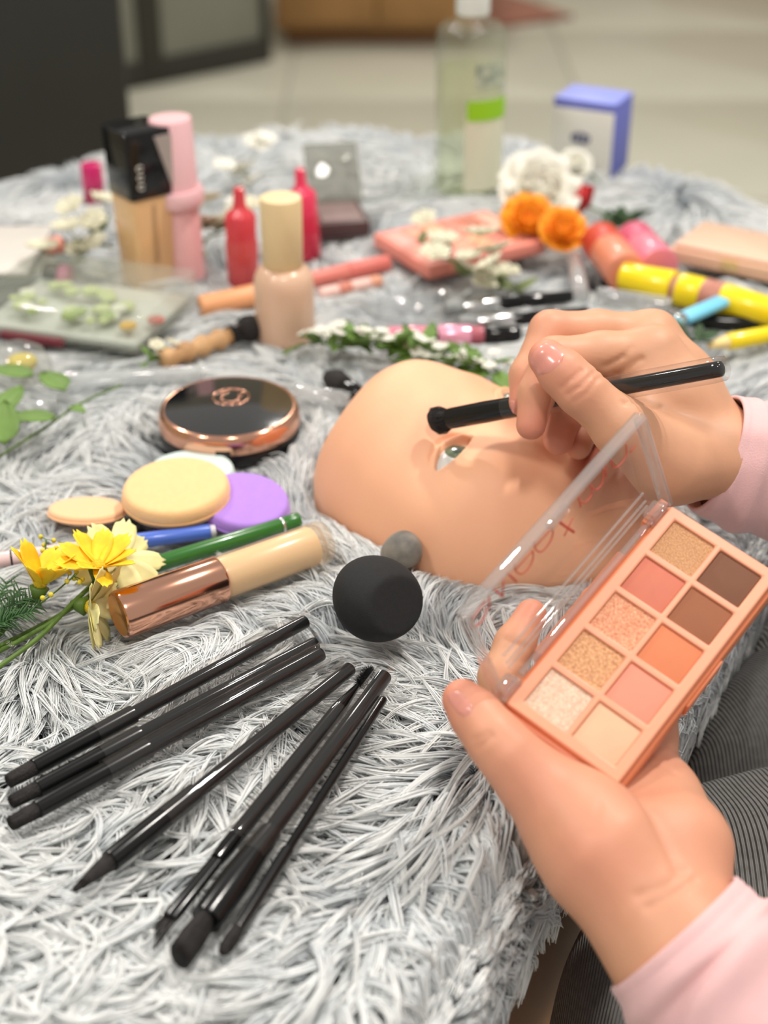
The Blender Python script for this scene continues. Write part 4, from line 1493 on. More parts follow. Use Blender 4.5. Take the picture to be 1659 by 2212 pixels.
# white sachets at the far left
for i_, (lab, cor, col) in enumerate((('white and cream paper sachet at the far left edge', [(-90, 598), (60, 598), (120, 500)], (214, 208, 200)),
                                      ('grey translucent sachet under the white sachet', [(-60, 618), (120, 606), (175, 560)], (190, 194, 190)))):
    flat_box('sachet', lab, 'sachet', cor, .004 if i_ else .012, .003,
             [('packet', lambda w, d, h: rbox(0, w, 0, d, 0, h, .0012), mat('sachet_%d' % i_, S(*col), .45, noise=.06, nscale=30), None),
              ('seal', lambda w, d, h: rbox(0, w, d, d + .006, .001, .002, .0003), mat('sachet_%d' % i_, None), None)], group='sachets at the far left')
pen('lipstick', 'short black lipstick with a pink end beside the clear case', 'lipstick', on(100, 590, .008), on(152, 596, .008),
    [('cap', blk, .0075, .0075, 0, .60), ('base', mat('lip_pink', S(214, 130, 160), .4), .0070, .0070, .60, 1.0)])
pen('lip_crayon', 'coral lip crayon stub between sachet and white blossoms', 'lip crayon', on(96, 536, .012), on(140, 526, .012),
    [('barrel', mat('coral_soft', S(240, 158, 138), .5), .0065, .0065, 0, .8), ('tip', blk, .0055, .0045, .8, 1.0)])

# orange and coral sticks behind the beige bottle
pen('blush_stick', 'flat orange blush stick left of the beige bottle', 'blush stick', on(432, 662, .005), on(600, 628, .007),
    [('barrel', mat('orange_stick', S(240, 172, 122), .4), .0070, .0075, 0, .72), ('cap', mat('orange_cap', S(222, 150, 106), .4), .0078, .0078, .72, 1.0)])
pen('blush_stick', 'long coral stick to the right of the beige bottle', 'blush stick', on(640, 612, .006), on(838, 568, .006),
    [('barrel', mat('coral_stick', S(218, 128, 116), .45), .0055, .0060, 0, .55), ('cap', mat('coral_cap', S(214, 116, 106), .45), .0062, .0060, .55, 1.0)])
pen('lip_pencil', 'thin pale coral pencil in front of the coral stick', 'pencil', on(690, 636, .004), on(822, 606, .004),
    [('barrel', mat('pale_coral', S(236, 196, 186), .45), .0042, .0042, 0, .30), ('band', mat('rust', S(206, 128, 108), .5), .0044, .0044, .30, .5), ('body', mat('pale_coral', None), .0042, .0042, .5, .82), ('end', mat('rust2', S(226, 160, 130), .5), .0043, .0040, .82, 1)])

# dark compact with open clear lid
dc = flat_box('shadow_palette', 'dark brown eyeshadow palette with clear lid open behind pink tint', 'eyeshadow palette', [(688, 520), (800, 512), (842, 452)], .002, .012,
              [('base', lambda w, d, h: rbox(0, w, 0, d, 0, h, .0015), mat('dark_brown', S(84, 62, 62), .35), None),
               ('tray', lambda w, d, h: rbox(.004, w - .004, .004, d - .004, h - .001, h + .0006, .0003), mat('mauve_pan', S(140, 118, 114), .6, noise=.2, nscale=40), None)])
o = obj('lid', rbox(0, .040, 0, .045, 0, .002, .0006), clear_mat('smoke_lid', (0.72, 0.73, 0.70, 1), 1.0, .05, fog=.25, fogcol=S(170, 170, 160)), dc)
o.matrix_local = Matrix.Translation((0, .042, .012)) @ Matrix.Rotation(math.radians(55), 4, 'X')

# bamboo-handled brush
p0, p1 = Vector(on(350, 780, .006)), Vector(on(556, 703, .007))
L = (p1 - p0).length
t = thing('wooden_brush', 'face brush with knobbly tan wooden handle and black head', 'makeup brush', frame(p0, p1 - p0))
prof = [(0, 0), (.0055, .0005)] + [(.0058 + .0011 * math.sin(k * 1.25), .002 + L * .68 * k / 20) for k in range(21)] + [(0, L * .69)]
obj('handle', lathe(prof, 24), mat('tan_wood', S(206, 164, 116), .5, col2=S(160, 116, 74), nscale=60), t, True)
obj('ferrule', rcyl(.0062, L * .69, L * .80, .0005), blk_m, t, 40)
obj('bristles', join(lathe([(0, L * .8), (.0058, L * .8), (.0088, L * .9), (.0080, L * .97), (0, L)], 24), hairs(180, .0058, L * .8, .0088, L)), bris, t, True)
foot(p0, p1, .006, -.003, .03)

# toner bottle
tonec = clear_mat('toner_bottle', (0.955, 0.97, 0.93, 1), 0.8, .04, fog=.10, fogcol=S(206, 214, 190))
tb_ = upright('toner_bottle', 'tall clear toner bottle with a green label band', 'toner bottle', 1010, 409,
              [('bottle', lathe([(.0, 0), (.023, 0), (.0255, .002), (.0262, .005), (.0262, .121), (.0250, .126), (.0210, .1295), (.0125, .131), (.0120, .134), (.0120, .136), (0, .136)], 56), tonec, True),
               ('liquid', lathe([(0, .003), (.0225, .003), (.0238, .006), (.0238, .098), (0, .098)], 48), clear_mat('toner_liquid', (0.955, 0.97, 0.90, 1), .3, .05, fog=.06, fogcol=S(196, 206, 168)), 40),
               ('cap', lathe([(0, .1362), (.0120, .1362), (.0126, .138), (.0124, .172), (.0118, .174), (0, .174)], 40), mat('white_cap', S(226, 232, 226), .35), 40)], .024)


def wrap(r, z0, z1, a0, a1, n=14):
    V, Fc = [], []
    for k in range(n + 1):
        a = a0 + (a1 - a0) * k / n
        for rr_ in (r, r + .0004):
            V += [(rr_ * math.cos(a), rr_ * math.sin(a), z0), (rr_ * math.cos(a), rr_ * math.sin(a), z1)]
    for k in range(n):
        b_ = 4 * k
        Fc += [(b_ + 2, b_ + 6, b_ + 7, b_ + 3), (b_, b_ + 1, b_ + 5, b_ + 4), (b_ + 1, b_ + 3, b_ + 7, b_ + 5), (b_, b_ + 4, b_ + 6, b_ + 2)]
    Fc += [(0, 2, 3, 1), (4 * n, 4 * n + 1, 4 * n + 3, 4 * n + 2)]
    return V, Fc


lb = obj('label', wrap(.0264, .010, .068, math.radians(-100), math.radians(-22)), mat('label_pale', S(222, 222, 196), .6), tb_, 40)
obj('green_band', wrap(.0269, .064, .079, math.radians(-98), math.radians(-20)), mat('label_green', S(150, 206, 30), .5), lb, 40)
obj('dark_print', wrap(.0266, .088, .106, math.radians(-86), math.radians(-30)), mat('print_grey', S(136, 148, 132), .6, col2=S(190, 200, 176), nscale=180), lb, 40)

# blue and white carton
q0, q1 = on(1188, 360, 0), on(1318, 380, 0)
M = frame(q0, (0, 0, 1), Vector(q1) - Vector(q0))
bw = (Vector(q1) - Vector(q0)).length
t = thing('carton', 'blue and white cosmetics carton at the back right of the rug', 'box', M)
obj('body', rbox(0, bw, 0, .042, -.003, .056, .0006), mat('carton_blue', S(104, 112, 194), .5, noise=.05, nscale=20), t)
fp = obj('front_panel', rbox(.0004, bw - .0004, -.0006, .0002, -.002, .050, .0002), mat('carton_white', S(226, 224, 216), .55), t)
obj('top_flap', rbox(.0, bw, -.0004, .0424, .056, .0568, .0003), mat('carton_lilac', S(146, 156, 232), .5), t)
obj('emblem', join(*[tube([(bw * .48 + .006 * s_ * math.cos(a), -.0009, .027 + .0035 * math.sin(a)) for a in np.linspace(0, 6.2, 14)], .0012, 5) for s_ in (.5, 1.2)]), mat('carton_ink', S(70, 74, 120), .5), fp, True)
foot(Vector(q0) + Vector((0, .02, 0)), Vector(q1) + Vector((0, .02, 0)), .02, -.003, .01)

# ------------------------------------------------------------------ blossoms and leafy sprigs further back
white_p = mat('petal_white', S(242, 240, 228), .7, noise=.06, nscale=120)
cream_p = mat('petal_cream', S(226, 222, 196), .7, noise=.1, nscale=120)
orange_p = mat('petal_orange', S(255, 190, 40), .6, col2=S(246, 140, 20), nscale=150)
red_p = mat('petal_red', S(206, 30, 34), .55, noise=.25, nscale=90)
moss = mat('moss_leaf', S(120, 132, 84), .6, noise=.3, nscale=80)
dkgreen = mat('dark_leaf', S(52, 82, 44), .5, noise=.3, nscale=80)
ltgreen = mat('light_leaf', S(108, 142, 62), .5, noise=.25, nscale=80)
LEAFM = {}


def leaf_mesh(key, L_, W_, m, bend=-.15, cup=.3, tip=1):
    if key not in LEAFM:
        LEAFM[key] = mesh_data(key.split(':')[0], *leaf(L_, W_, bend, cup, 7, 5, tip=tip), m, True)
    return LEAFM[key]


def blossom_mesh(key, r, m, n=6, layers=1):
    if key not in LEAFM:
        gs = []
        for l in range(layers):
            for k in range(n):
                g = leaf(r * (1 - .22 * l), r * .75, .1, .35, 5, 4, tip=0)
                gs.append(xf(g, Matrix.Rotation(2 * math.pi * (k + .5 * l) / n, 4, 'Z') @ Matrix.Rotation(-.25 - .45 * l, 4, 'Y')))
        LEAFM[key] = mesh_data('blossom', *join(*gs), m, True)
    return LEAFM[key]


def sprig(label, path, leaves, blossoms, lm, bm_, ll=.012, lw=.006, br=.007, seed=0, cat='flower sprig', nm='flower_sprig', stem=stem_m, sr=.0006):
    """path of (u,v,z); leaves/blossoms: counts or lists of (u,v,z)"""
    rn = random.Random(seed)
    P0 = [Vector(on(*p)) for p in path]
    t = thing(nm, label, cat, Matrix.Translation(P0[0]))
    Mi = t.matrix_world.inverted()
    P = bez([Mi @ p for p in P0], 8)
    st = obj('stem', tube(P, sr, 6), stem, t, True)
    lmz = leaf_mesh('leaf:%s%g' % (lm.name, ll), ll, lw, lm)
    for k in range(leaves if isinstance(leaves, int) else len(leaves)):
        o = obj('leaf', lmz, None, t)
        if isinstance(leaves, int):
            p = P[int((k + .7) / (leaves + .7) * (len(P) - 1))]
            a = rn.uniform(0, 6.28)
            s_ = rn.uniform(.7, 1.2)
            o.matrix_local = Matrix.Translation(p) @ Matrix.Rotation(a, 4, 'Z') @ Matrix.Rotation(rn.uniform(-.9, .1), 4, 'Y') @ Matrix.Rotation(rn.uniform(-.5, .5), 4, 'X') @ Matrix.Diagonal((s_, s_, s_, 1))
        else:
            u, v, z_, a, e, s_ = leaves[k]
            o.matrix_local = Matrix.Translation(Mi @ Vector(on(u, v, z_))) @ Matrix.Rotation(math.radians(a), 4, 'Z') @ Matrix.Rotation(-math.radians(e), 4, 'Y') @ Matrix.Diagonal((s_, s_, s_, 1))
    bmz = blossom_mesh('b%s%g' % (bm_.name, br), br, bm_) if bm_ else None
    for k in range(blossoms if isinstance(blossoms, int) else len(blossoms)):
        o = obj('blossom', bmz, None, t)
        if isinstance(blossoms, int):
            p = P[int((k + .9) / (blossoms + .4) * (len(P) - 1))]
            q = p + Vector((rn.uniform(-1, 1), rn.uniform(-1, 1), rn.uniform(.2, 1))) * br * 1.6
            obj('twig', tube([p, q], .0003, 4), stem, st, True)
        else:
            q = Mi @ Vector(on(*blossoms[k]))
        s_ = rn.uniform(.7, 1.15)
        o.matrix_local = Matrix.Translation(q) @ Matrix.Rotation(rn.uniform(0, 6), 4, 'Z') @ Matrix.Rotation(rn.uniform(-.6, .6), 4, 'X') @ Matrix.Diagonal((s_, s_, s_, 1))
    return t


sprig('white blossoms with moss green leaves left of the foundation', [(120, 590, .002), (170, 560, .016), (205, 520, .022), (232, 482, .024)], 9, 9, moss, cream_p, .015, .009, .0115, 1)
sprig('pale blossoms with moss leaves between pink bottle and red tint', [(405, 560, .006), (440, 525, .018), (475, 495, .024), (505, 490, .026)], 9, 6, moss, cream_p, .015, .009, .0115, 2)
sprig('small white blossoms standing behind the red lip tint', [(500, 470, .0), (515, 420, .006), (530, 380, .014), (540, 352, .018)], 5, 7, moss, white_p, .013, .007, .0105, 3)
sprig('white blossoms and dark leaves lying over the coral pink palette', [(905, 520, .012), (960, 555, .018), (1010, 590, .014), (1080, 615, .010), (1140, 640, .004)], 13, 11, moss, cream_p, .016, .010, .0120, 4)
sprig('dense white and green sprig just behind the practice face', [(660, 745, .006), (740, 738, .014), (840, 745, .012), (960, 770, .010), (1080, 800, .008)], 26, 22, ltgreen, white_p, .018, .008, .0046, 5)
sprig('second green sprig with white buds right behind the practice face', [(705, 728, .006), (790, 742, .008), (900, 772, .010), (1000, 796, .010), (1090, 812, .008)], 26, 16, ltgreen, white_p, .020, .009, .0046, 15)
sprig('pale green sprig by the tan wooden brush', [(305, 790, .003), (330, 772, .006), (352, 752, .008)], 5, 3, ltgreen, cream_p, .010, .005, .006, 6)
sprig('green leafy sprig with pale tendrils at the left edge', [(-40, 1010, .004), (40, 960, .008), (110, 915, .011), (160, 880, .013), (215, 852, .012), (262, 832, .010)],
      [(10, 960, .018, 100, 30, 2.1), (-4, 900, .014, 70, 20, 1.9), (118, 905, .014, 200, 15, 1.8), (60, 902, .013, 190, 8, 1.3), (140, 845, .012, 130, 10, 1.9), (70, 815, .012, 170, 12, 1.9), (152, 880, .014, -40, 10, .9)], 0, ltgreen, None, .014, .008, seed=7, cat='leaf sprig', nm='leaf_sprig', sr=.0008)
sprig('dark green leaves beside the lip balms at right', [(1310, 505, .0), (1340, 488, .008), (1380, 470, .012)], 9, 0, dkgreen, None, .017, .010, seed=8, cat='leaves', nm='leaf_sprig')
sprig('dark green leaf cluster behind the knuckles of the brush hand', [(1420, 770, .0), (1470, 745, .008), (1530, 728, .010)], 14, 0, dkgreen, None, .016, .009, seed=9, cat='leaves', nm='leaf_sprig')


def round_flower(label, u, v, z_, r, m, layers, n, stem_to=None, flat=1.0, nm='flower'):
    c = Vector(on(u, v, z_))
    t = thing(nm, label, 'flower', frame(c, (0.05, -.75, .8), (1, 0, 0)))
    for l in range(layers):
        pm = leaf_mesh('petal:%s%g%d' % (m.name, r, l), r * (1 - .17 * l), r * .95, m, .25, .35, 0)
        for k in range(n):
            o = obj('petal', pm, None, t)
            o.matrix_local = Matrix.Translation((0, 0, .001 * l)) @ Matrix.Rotation(2 * math.pi * (k + .5 * (l % 2) + random.uniform(-.25, .25)) / n, 4, 'Z') @ Matrix.Rotation(-(.15 + .38 * l) * flat, 4, 'Y')
    obj('center', egg(r * .2, .8, 14, 10), pollen, t, True)
    if stem_to:
        Wi = t.matrix_world.inverted()
        obj('stem', tube(bez([Vector((0, 0, -.001)), Wi @ (Vector(on(*stem_to)) * .5 + c * .5 + Vector((0, 0, .003))), Wi @ Vector(on(*stem_to))], 6), .0009, 6), stem_m, t, True)
    foot(c, None, r * .5, -.003, .05)
    return t


round_flower('large white ruffled flower head near the toner bottle', 1160, 424, .020, .032, white_p, 5, 7, (1330, 470, .002))
round_flower('orange and yellow flower under the white one, left', 1138, 486, .016, .021, orange_p, 4, 9, (1280, 520, .002))
round_flower('orange flower under the white one, right', 1212, 506, .014, .018, orange_p, 4, 9, (1300, 540, .002))
round_flower('small white flower in front of the blue carton', 1240, 362, .014, .014, white_p, 3, 8, (1300, 400, .0))
c = Vector(on(1244, 445, .014))
t = thing('rosebud', 'small red rosebud beside the white flower', 'flower', frame(c, (.4, -.2, 1)))
for k in range(7):
    o = obj('petal', leaf_mesh('petal:rose', .020, .016, red_p, .35, .9), None, t)
    o.matrix_local = Matrix.Rotation(k * 2.2, 4, 'Z') @ Matrix.Translation((.0008 * k, 0, -.006)) @ Matrix.Rotation(-1.15 + .04 * k, 4, 'Y')
obj('calyx', lathe([(0, -.011), (.003, -.009), (.005, -.005), (0, -.003)], 12), dkgreen, t, True)

# pink blush palette
bp_ = flat_box('blush_palette', 'coral pink palette with rows of blush pans under the blossoms', 'makeup palette', [(925, 606), (1178, 548), (1080, 474)], .002, .010,
               [('case', lambda w, d, h: rbox(0, w, 0, d, 0, h, .0015), mat('coral_case', S(238, 150, 134), .4), None)])
a_, b_, c_ = [Vector(on(*p, .002)) for p in ((925, 606), (1178, 548), (1080, 474))]
pw = (b_ - a_).length
pd = ((c_ - b_) - (b_ - a_).normalized() * (c_ - b_).dot((b_ - a_).normalized())).length
cols = [(246, 184, 164), (250, 172, 160), (244, 166, 142), (240, 176, 140), (226, 142, 124), (196, 124, 104)]
for i in range(6):
    for j in range(2):
        x0, x1 = pw * (.04 + .157 * i), pw * (.04 + .157 * i + .135)
        y0, y1 = pd * (.08 + .45 * j), pd * (.08 + .45 * j + .38)
        cc = cols[(i + j) % 6]
        o = obj('pan', rbox(x0, x1, y0, y1, .0096, .0106, .0004), mat('blush_%d' % ((i + j) % 6), S(*cc), .6), bp_)

# two lip balms
for lab, p, q, m1, m2 in (('stubby orange red lip balm lying beside a pink one', (1296, 520), (1352, 590), (226, 142, 112), (204, 74, 56)),
                          ('stubby pink lip balm lying beside an orange one', (1368, 518), (1425, 578), (232, 130, 150), (206, 92, 120))):
    pen('lip_balm', lab, 'lip balm', on(*p, .013), on(*q, .013), [('cap', mat('lb_' + lab[7:11], S(*m2), .35), .0140, .0138, 0, .38), ('tube', mat('lt_' + lab[7:11], S(*m1), .35, coat=.3), .0138, .0132, .38, 1.0)], 'pair of stubby lip balms', .013, 36)

# peach palette at right edge
flat_box('peach_palette', 'closed pale peach palette at the right edge of the rug', 'makeup palette', [(1440, 565), (1720, 625), (1760, 560)], .003, .010,
         [('case', lambda w, d, h: rbox(0, w, 0, d, 0, h, .002), mat('peach_case2', S(228, 186, 158), .4), None),
          ('lid', lambda w, d, h: rbox(.003, w - .003, .003, d - .003, h, h + .003, .001), mat('peach_lid2', S(230, 190, 164), .35, coat=.3), None),
          ('clasp', lambda w, d, h: rbox(w * .42, w * .55, -.001, .001, .003, h, .0004), mat('gold_pale', S(236, 206, 150), .3, .6), None)])

# yellow mascara, second yellow pencil, blue razor
yl = mat('yellow_gloss', S(250, 222, 20), .3, coat=.3)
pen('mascara', 'chunky yellow mascara tube at the right edge', 'mascara', on(1346, 596, .011), on(1690, 680, .011),
    [('cap', yl, .0090, .0115, 0, .33), ('ring', mat('mauve_ring', S(176, 120, 124), .4), .0085, .0085, .33, .37), ('tube', yl, .0112, .0112, .37, .52), ('band', mat('mauve_band', S(190, 128, 110), .4), .01135, .01135, .52, .64), ('tube_end', yl, .0112, .0085, .64, 1.0)], rfoot=.010, n=36)
pen('yellow_pencil', 'slim yellow pencil below the chunky mascara', 'pencil', on(1530, 746, .006), on(1720, 712, .006),
    [('tip', mat('pale_yellow', S(246, 220, 150), .5), .0022, .0042, 0, .22), ('barrel', yl, .0052, .0052, .22, 1.0)])
p0, p1 = Vector(on(1436, 706, .014)), Vector(on(1562, 650, .016))
t = thing('brow_razor', 'light blue folding brow razor resting across the mascara', 'razor', frame(p0, p1 - p0, (0, 0, 1)))
L = (p1 - p0).length
cyan = mat('sky_blue', S(122, 204, 236), .35)
obj('handle', xf(rbox(-.0030, .0030, -.0058, .0058, L * .30, L, .0015, rc=.003), Matrix.Identity(4)), cyan, t)
obj('guard', rbox(-.0024, .0024, -.0040, .0040, 0, L * .24, .001, rc=.002), mat('sky_blue_clear', S(150, 210, 226), .3), t)
obj('pivot', xf(rcyl(.0035, -.0034, .0034, .0004), Matrix.Translation((0, 0, L * .27)) @ Matrix.Rotation(math.pi / 2, 4, 'Y')), silver, t)
pen('eyeliner_pencil', 'long black eyeliner pencil under the yellow mascara', 'eyeliner', on(1440, 690, .002), on(1760, 706, .003), [('barrel', blk, .0052, .0052, 0, .9), ('end_cap', silver, .0053, .0053, .9, 1.0)])

# pink handled brush with black handle, silver clips and dark brushes
pkg = mat('metallic_pink', S(244, 150, 172), .18, .35)
pen('lip_gloss', 'shiny pink lip gloss tube with black wand end behind the face', 'lip gloss', on(838, 728, .006), on(1125, 722, .006),
    [('tube', pkg, .0064, .0066, 0, .34), ('gap', blk, .0056, .0056, .34, .375), ('cap', mat('metallic_pink2', S(246, 172, 196), .18, .35), .0068, .0066, .375, .62), ('collar', mat('plum', S(176, 92, 104), .3), .0058, .0058, .62, .72), ('wand_end', blk, .0056, .0048, .72, 1.0)])
for lab, p, q, r_ in (('black handled brush with silver ferrule, upper of the two behind the pink gloss', (960, 668), (1235, 640), .0050),
                      ('black handled brush with silver ferrule, lower of the two behind the pink gloss', (990, 700), (1270, 676), .0052)):
    pen('makeup_brush', lab, 'makeup brush', on(*p, .005), on(*q, .005), [('bristles', mat('pale_bristle', S(150, 154, 152), .8, noise=.3, nscale=300), r_ * 1.1, r_ * .9, 0, .14), ('ferrule', silver, r_ * .9, r_, .14, .42), ('handle', blk, r_, r_ * .8, .42, 1.0)], 'brushes behind the hand')
pen('clear_tube', 'clear plastic tube with bright ends lying behind the face', 'plastic tube', on(820, 672, .006), on(965, 636, .006), [('tube', clear_mat('clear_tube_m', (.93, .94, .94, 1), 1.0, .03, fog=.12), .0058, .0058, 0, .86), ('plug', silver, .005, .005, .86, .95)])
for lab, p, q, r_ in (('long clear plastic rod lying behind the compact', (120, 822), (428, 806), .0048), ('clear plastic rod running from the compact to the face', (640, 846), (745, 862), .0048),
                      ('short clear rod among the leaves at the left edge', (-30, 905), (108, 872), .0045), ('clear plastic tube between flowers and lip balms', (1240, 560), (1255, 640), .0060), ('clear plastic tube in front of the yellow mascara', (1290, 640), (1440, 662), .0065)):
    p0, p1 = Vector(on(*p, .006)), Vector(on(*q, .006))
    t = thing('clear_rod', lab, 'plastic rod', frame(p0, p1 - p0), 'clear plastic rods')
    L = (p1 - p0).length
    obj('rod', rcyl(r_, 0, L, .0008), clear_mat('clear_rod_m', (.92, .93, .93, 1), 1.6, .04, fog=.28, fogcol=(.8, .82, .82, 1)), t, 40)
    obj('end_plug', rcyl(r_ * .9, L, L + .003, .0005), clear_mat('clear_rod_m'), t, 40)
    foot(p0, p1, r_, -.002, .05)
# clear dome with a yellow pressed flower
c = Vector(on(44, 812, 0))
t = thing('clear_dome', 'clear plastic dome case with a yellow flower inside', 'plastic case', Matrix.Translation(c))
obj('dome', lathe([(.0185, 0), (.0195, .002), (.0188, .008), (.0150, .0155), (.0085, .0195), (0, .0208)], 40), clear_mat('dome_clear', (.93, .93, .91, 1), 1.0, .03, fog=.10), t, True)
obj('flower', egg(.0090, .6, 16, 12), mat('dome_yellow', S(214, 196, 84), .7, noise=.2, nscale=150), t, True, Matrix.Translation((.002, 0, .008)))
foot(c, None, .018, -.004, .02)
# little black cone-shaped brush head behind the face
p0, p1 = Vector(on(706, 812, .006)), Vector(on(790, 862, .006))
t = thing('cone_brush', 'black tapered brush head peeking out behind the practice face', 'makeup brush', frame(p0, p1 - p0))
L = (p1 - p0).length
obj('bristles', join(lathe([(0, 0), (.004, .001), (.0075, .009), (.0060, .018), (0, .019)], 24), hairs(160, .006, .018, .0070, 0)), mat('dark_bristle', None), t, True)
obj('handle', lathe([(0, .018), (.0052, .018), (.0055, .026), (.0040, L - .004), (0, L)], 20), blk, t, 40)

# ------------------------------------------------------------------ the rug's long pile (uncountable hair)
SEED = np.random.default_rng(11)


def wav(nw, lo, hi, sd):
    r = np.random.default_rng(sd)
    k = r.uniform(lo, hi, nw)
    a = r.uniform(0, 2 * np.pi, nw)
    p = r.uniform(0, 2 * np.pi, nw)
    return lambda x, y: sum(np.sin(k[i] * (np.cos(a[i]) * x + np.sin(a[i]) * y) + p[i]) for i in range(nw)) / math.sqrt(nw / 2)


flow1, flow2, curl1, hgt = wav(6, 8, 26, 1), wav(6, 40, 95, 2), wav(6, 30, 80, 3), wav(7, 25, 70, 4)


def inside(x, y):
    px, py = OUTL[:, 0], OUTL[:, 1]
    r = np.zeros(len(x), bool)
    j = len(px) - 1
    for i in range(len(px)):
        c = ((py[i] > y) != (py[j] > y)) & (x < (px[j] - px[i]) * (y - py[i]) / (py[j] - py[i] + 1e-12) + px[i])
        r ^= c
        j = i
    return r


def foot_mask(x, y):
    """index of pressing footprint (or -1) and depth limit"""
    zb = np.full(x.shape, 9.0)
    st = np.zeros(x.shape)
    for x0, y0, x1, y1, r, z, s_ in FEET:
        dx, dy = x1 - x0, y1 - y0
        l2 = dx * dx + dy * dy + 1e-12
        t = np.clip(((x - x0) * dx + (y - y0) * dy) / l2, 0, 1)
        m = (x - x0 - t * dx) ** 2 + (y - y0 - t * dy) ** 2 < r * r
        st = np.where(m & (z < zb), s_, st)
        zb = np.where(m, np.minimum(zb, z), zb)
    return zb, st


NP_ = 12          # points per hair
locks = []


def sample(n, x0, x1, y0, y1):
    return SEED.uniform(x0, x1, n), SEED.uniform(y0, y1, n)


def in_view(x, y, marg=60):
    qy, qz = y, np.full_like(y, -H)
    d = qy * FW[1] + qz * FW[2]
    u = CX + F * x / d
    v = CY - F * (qy * UP[1] + qz * UP[2]) / d
    return (u > -marg * 3) & (u < 1659 + marg * 3) & (v < 2212 + marg * 6) & (d > .1)


def make_locks(x, y, dens_scale):
    k = inside(x, y) & in_view(x, y)
    x, y = x[k], y[k]
    zb, st = foot_mask(x, y)
    k = zb > 5
    return x[k], y[k]


# density falls with distance
xa, ya = sample(60000, -.50, .32, .20, .62)
xb, yb = sample(26000, -.50, .32, .62, .95)
xc, yc = sample(20000, -.50, .32, .95, 1.30)
X_, Y_ = make_locks(np.concatenate([xa, xb, xc]), np.concatenate([ya, yb, yc]), 1)
nl = len(X_)
# locks over the rim
ne = 7000
ei = SEED.integers(0, len(OUTL), ne)
ef = SEED.random(ne)[:, None]
ep = OUTL[ei] * (1 - ef) + OUTL[(ei + 1) % len(OUTL)] * ef
en = ONRM[ei]
es = SEED.uniform(-.004, .026, ne)
k = in_view(ep[:, 0], ep[:, 1], 160)
ep, en, es = ep[k], en[k], es[k]
ne = len(ep)
eo = np.array([rug_ring(s) for s in es])
ex, ey, ez = ep[:, 0] + en[:, 0] * eo[:, 0], ep[:, 1] + en[:, 1] * eo[:, 0], ZB + eo[:, 1]
X_, Y_ = np.concatenate([X_, ex]), np.concatenate([Y_, ey])
Z_ = np.concatenate([np.full(nl, ZB), ez])
N_ = nl + ne
rim_k = np.concatenate([np.zeros(nl), np.clip((es + .004) / .02, .25, 1)])
onx = np.concatenate([np.zeros((nl, 2)), en])

near = np.clip((0.56 - Y_) / .14, 0, 1)
ang = 2.6 + 1.5 * flow1(X_, Y_) + (0.45 + .5 * near) * flow2(X_, Y_) + SEED.normal(0, 1, N_) * (.20 + .28 * near)
dmin = np.full(nl, 9.0)
dnx = np.zeros((nl, 2))
for p_, q_ in zip(OUTL, ONRM):
    d2 = (X_[:nl] - p_[0]) ** 2 + (Y_[:nl] - p_[1]) ** 2
    c_ = d2 < dmin
    dmin = np.where(c_, d2, dmin)
    dnx[c_] = q_
dmin = np.sqrt(dmin)
wr = np.exp(-(dmin / .030) ** 2) * .92
ca = np.cos(ang[:nl]) * (1 - wr) + dnx[:, 0] * wr
sa = np.sin(ang[:nl]) * (1 - wr) + dnx[:, 1] * wr
ang[:nl] = np.arctan2(sa, ca)
kap = (0.5 + 1.2 * near) * curl1(X_, Y_) + SEED.normal(0, 1, N_) * (.45 + .7 * near)
kap[:nl] *= 1 - .8 * wr
Ln = SEED.uniform(.042, .070, N_) * (1 - .05 * near)
top = .0225 + .0045 * hgt(X_, Y_) + SEED.normal(0, .003, N_)
top = np.clip(top, .012, .031)
s = np.linspace(0, 1, NP_)
ds = 1.0 / (NP_ - 1)
A = ang[:, None] + kap[:, None] * s[None] * 1.0
# horizontal advance: slow while the lock rises, then lying over
adv = np.interp(s, [0, .25, .5, 1], [.25, .7, 1, 1])[None] * Ln[:, None] * ds
PXl = X_[:, None] + np.concatenate([np.zeros((N_, 1)), np.cumsum((np.cos(A) * adv)[:, :-1], 1)], 1)
PYl = Y_[:, None] + np.concatenate([np.zeros((N_, 1)), np.cumsum((np.sin(A) * adv)[:, :-1], 1)], 1)
rise = np.sin(np.clip(s / .62, 0, 1) * np.pi / 2)[None] * top[:, None]
droop = np.clip(s - .6, 0, 1)[None] ** 2 * SEED.uniform(-.012, .075, N_)[:, None]
PZl = Z_[:, None] + rise - droop
# strands that run past the rim fold over it
oe = (PXl[:nl] - X_[:nl, None]) * dnx[:, 0:1] + (PYl[:nl] - Y_[:nl, None]) * dnx[:, 1:2] - dmin[:, None]
oe = np.where((dmin < .07)[:, None], np.clip(oe - .004, 0, 1), 0)
PXl[:nl] -= dnx[:, 0:1] * oe * .72
PYl[:nl] -= dnx[:, 1:2] * oe * .72
PZl[:nl] -= oe * .85
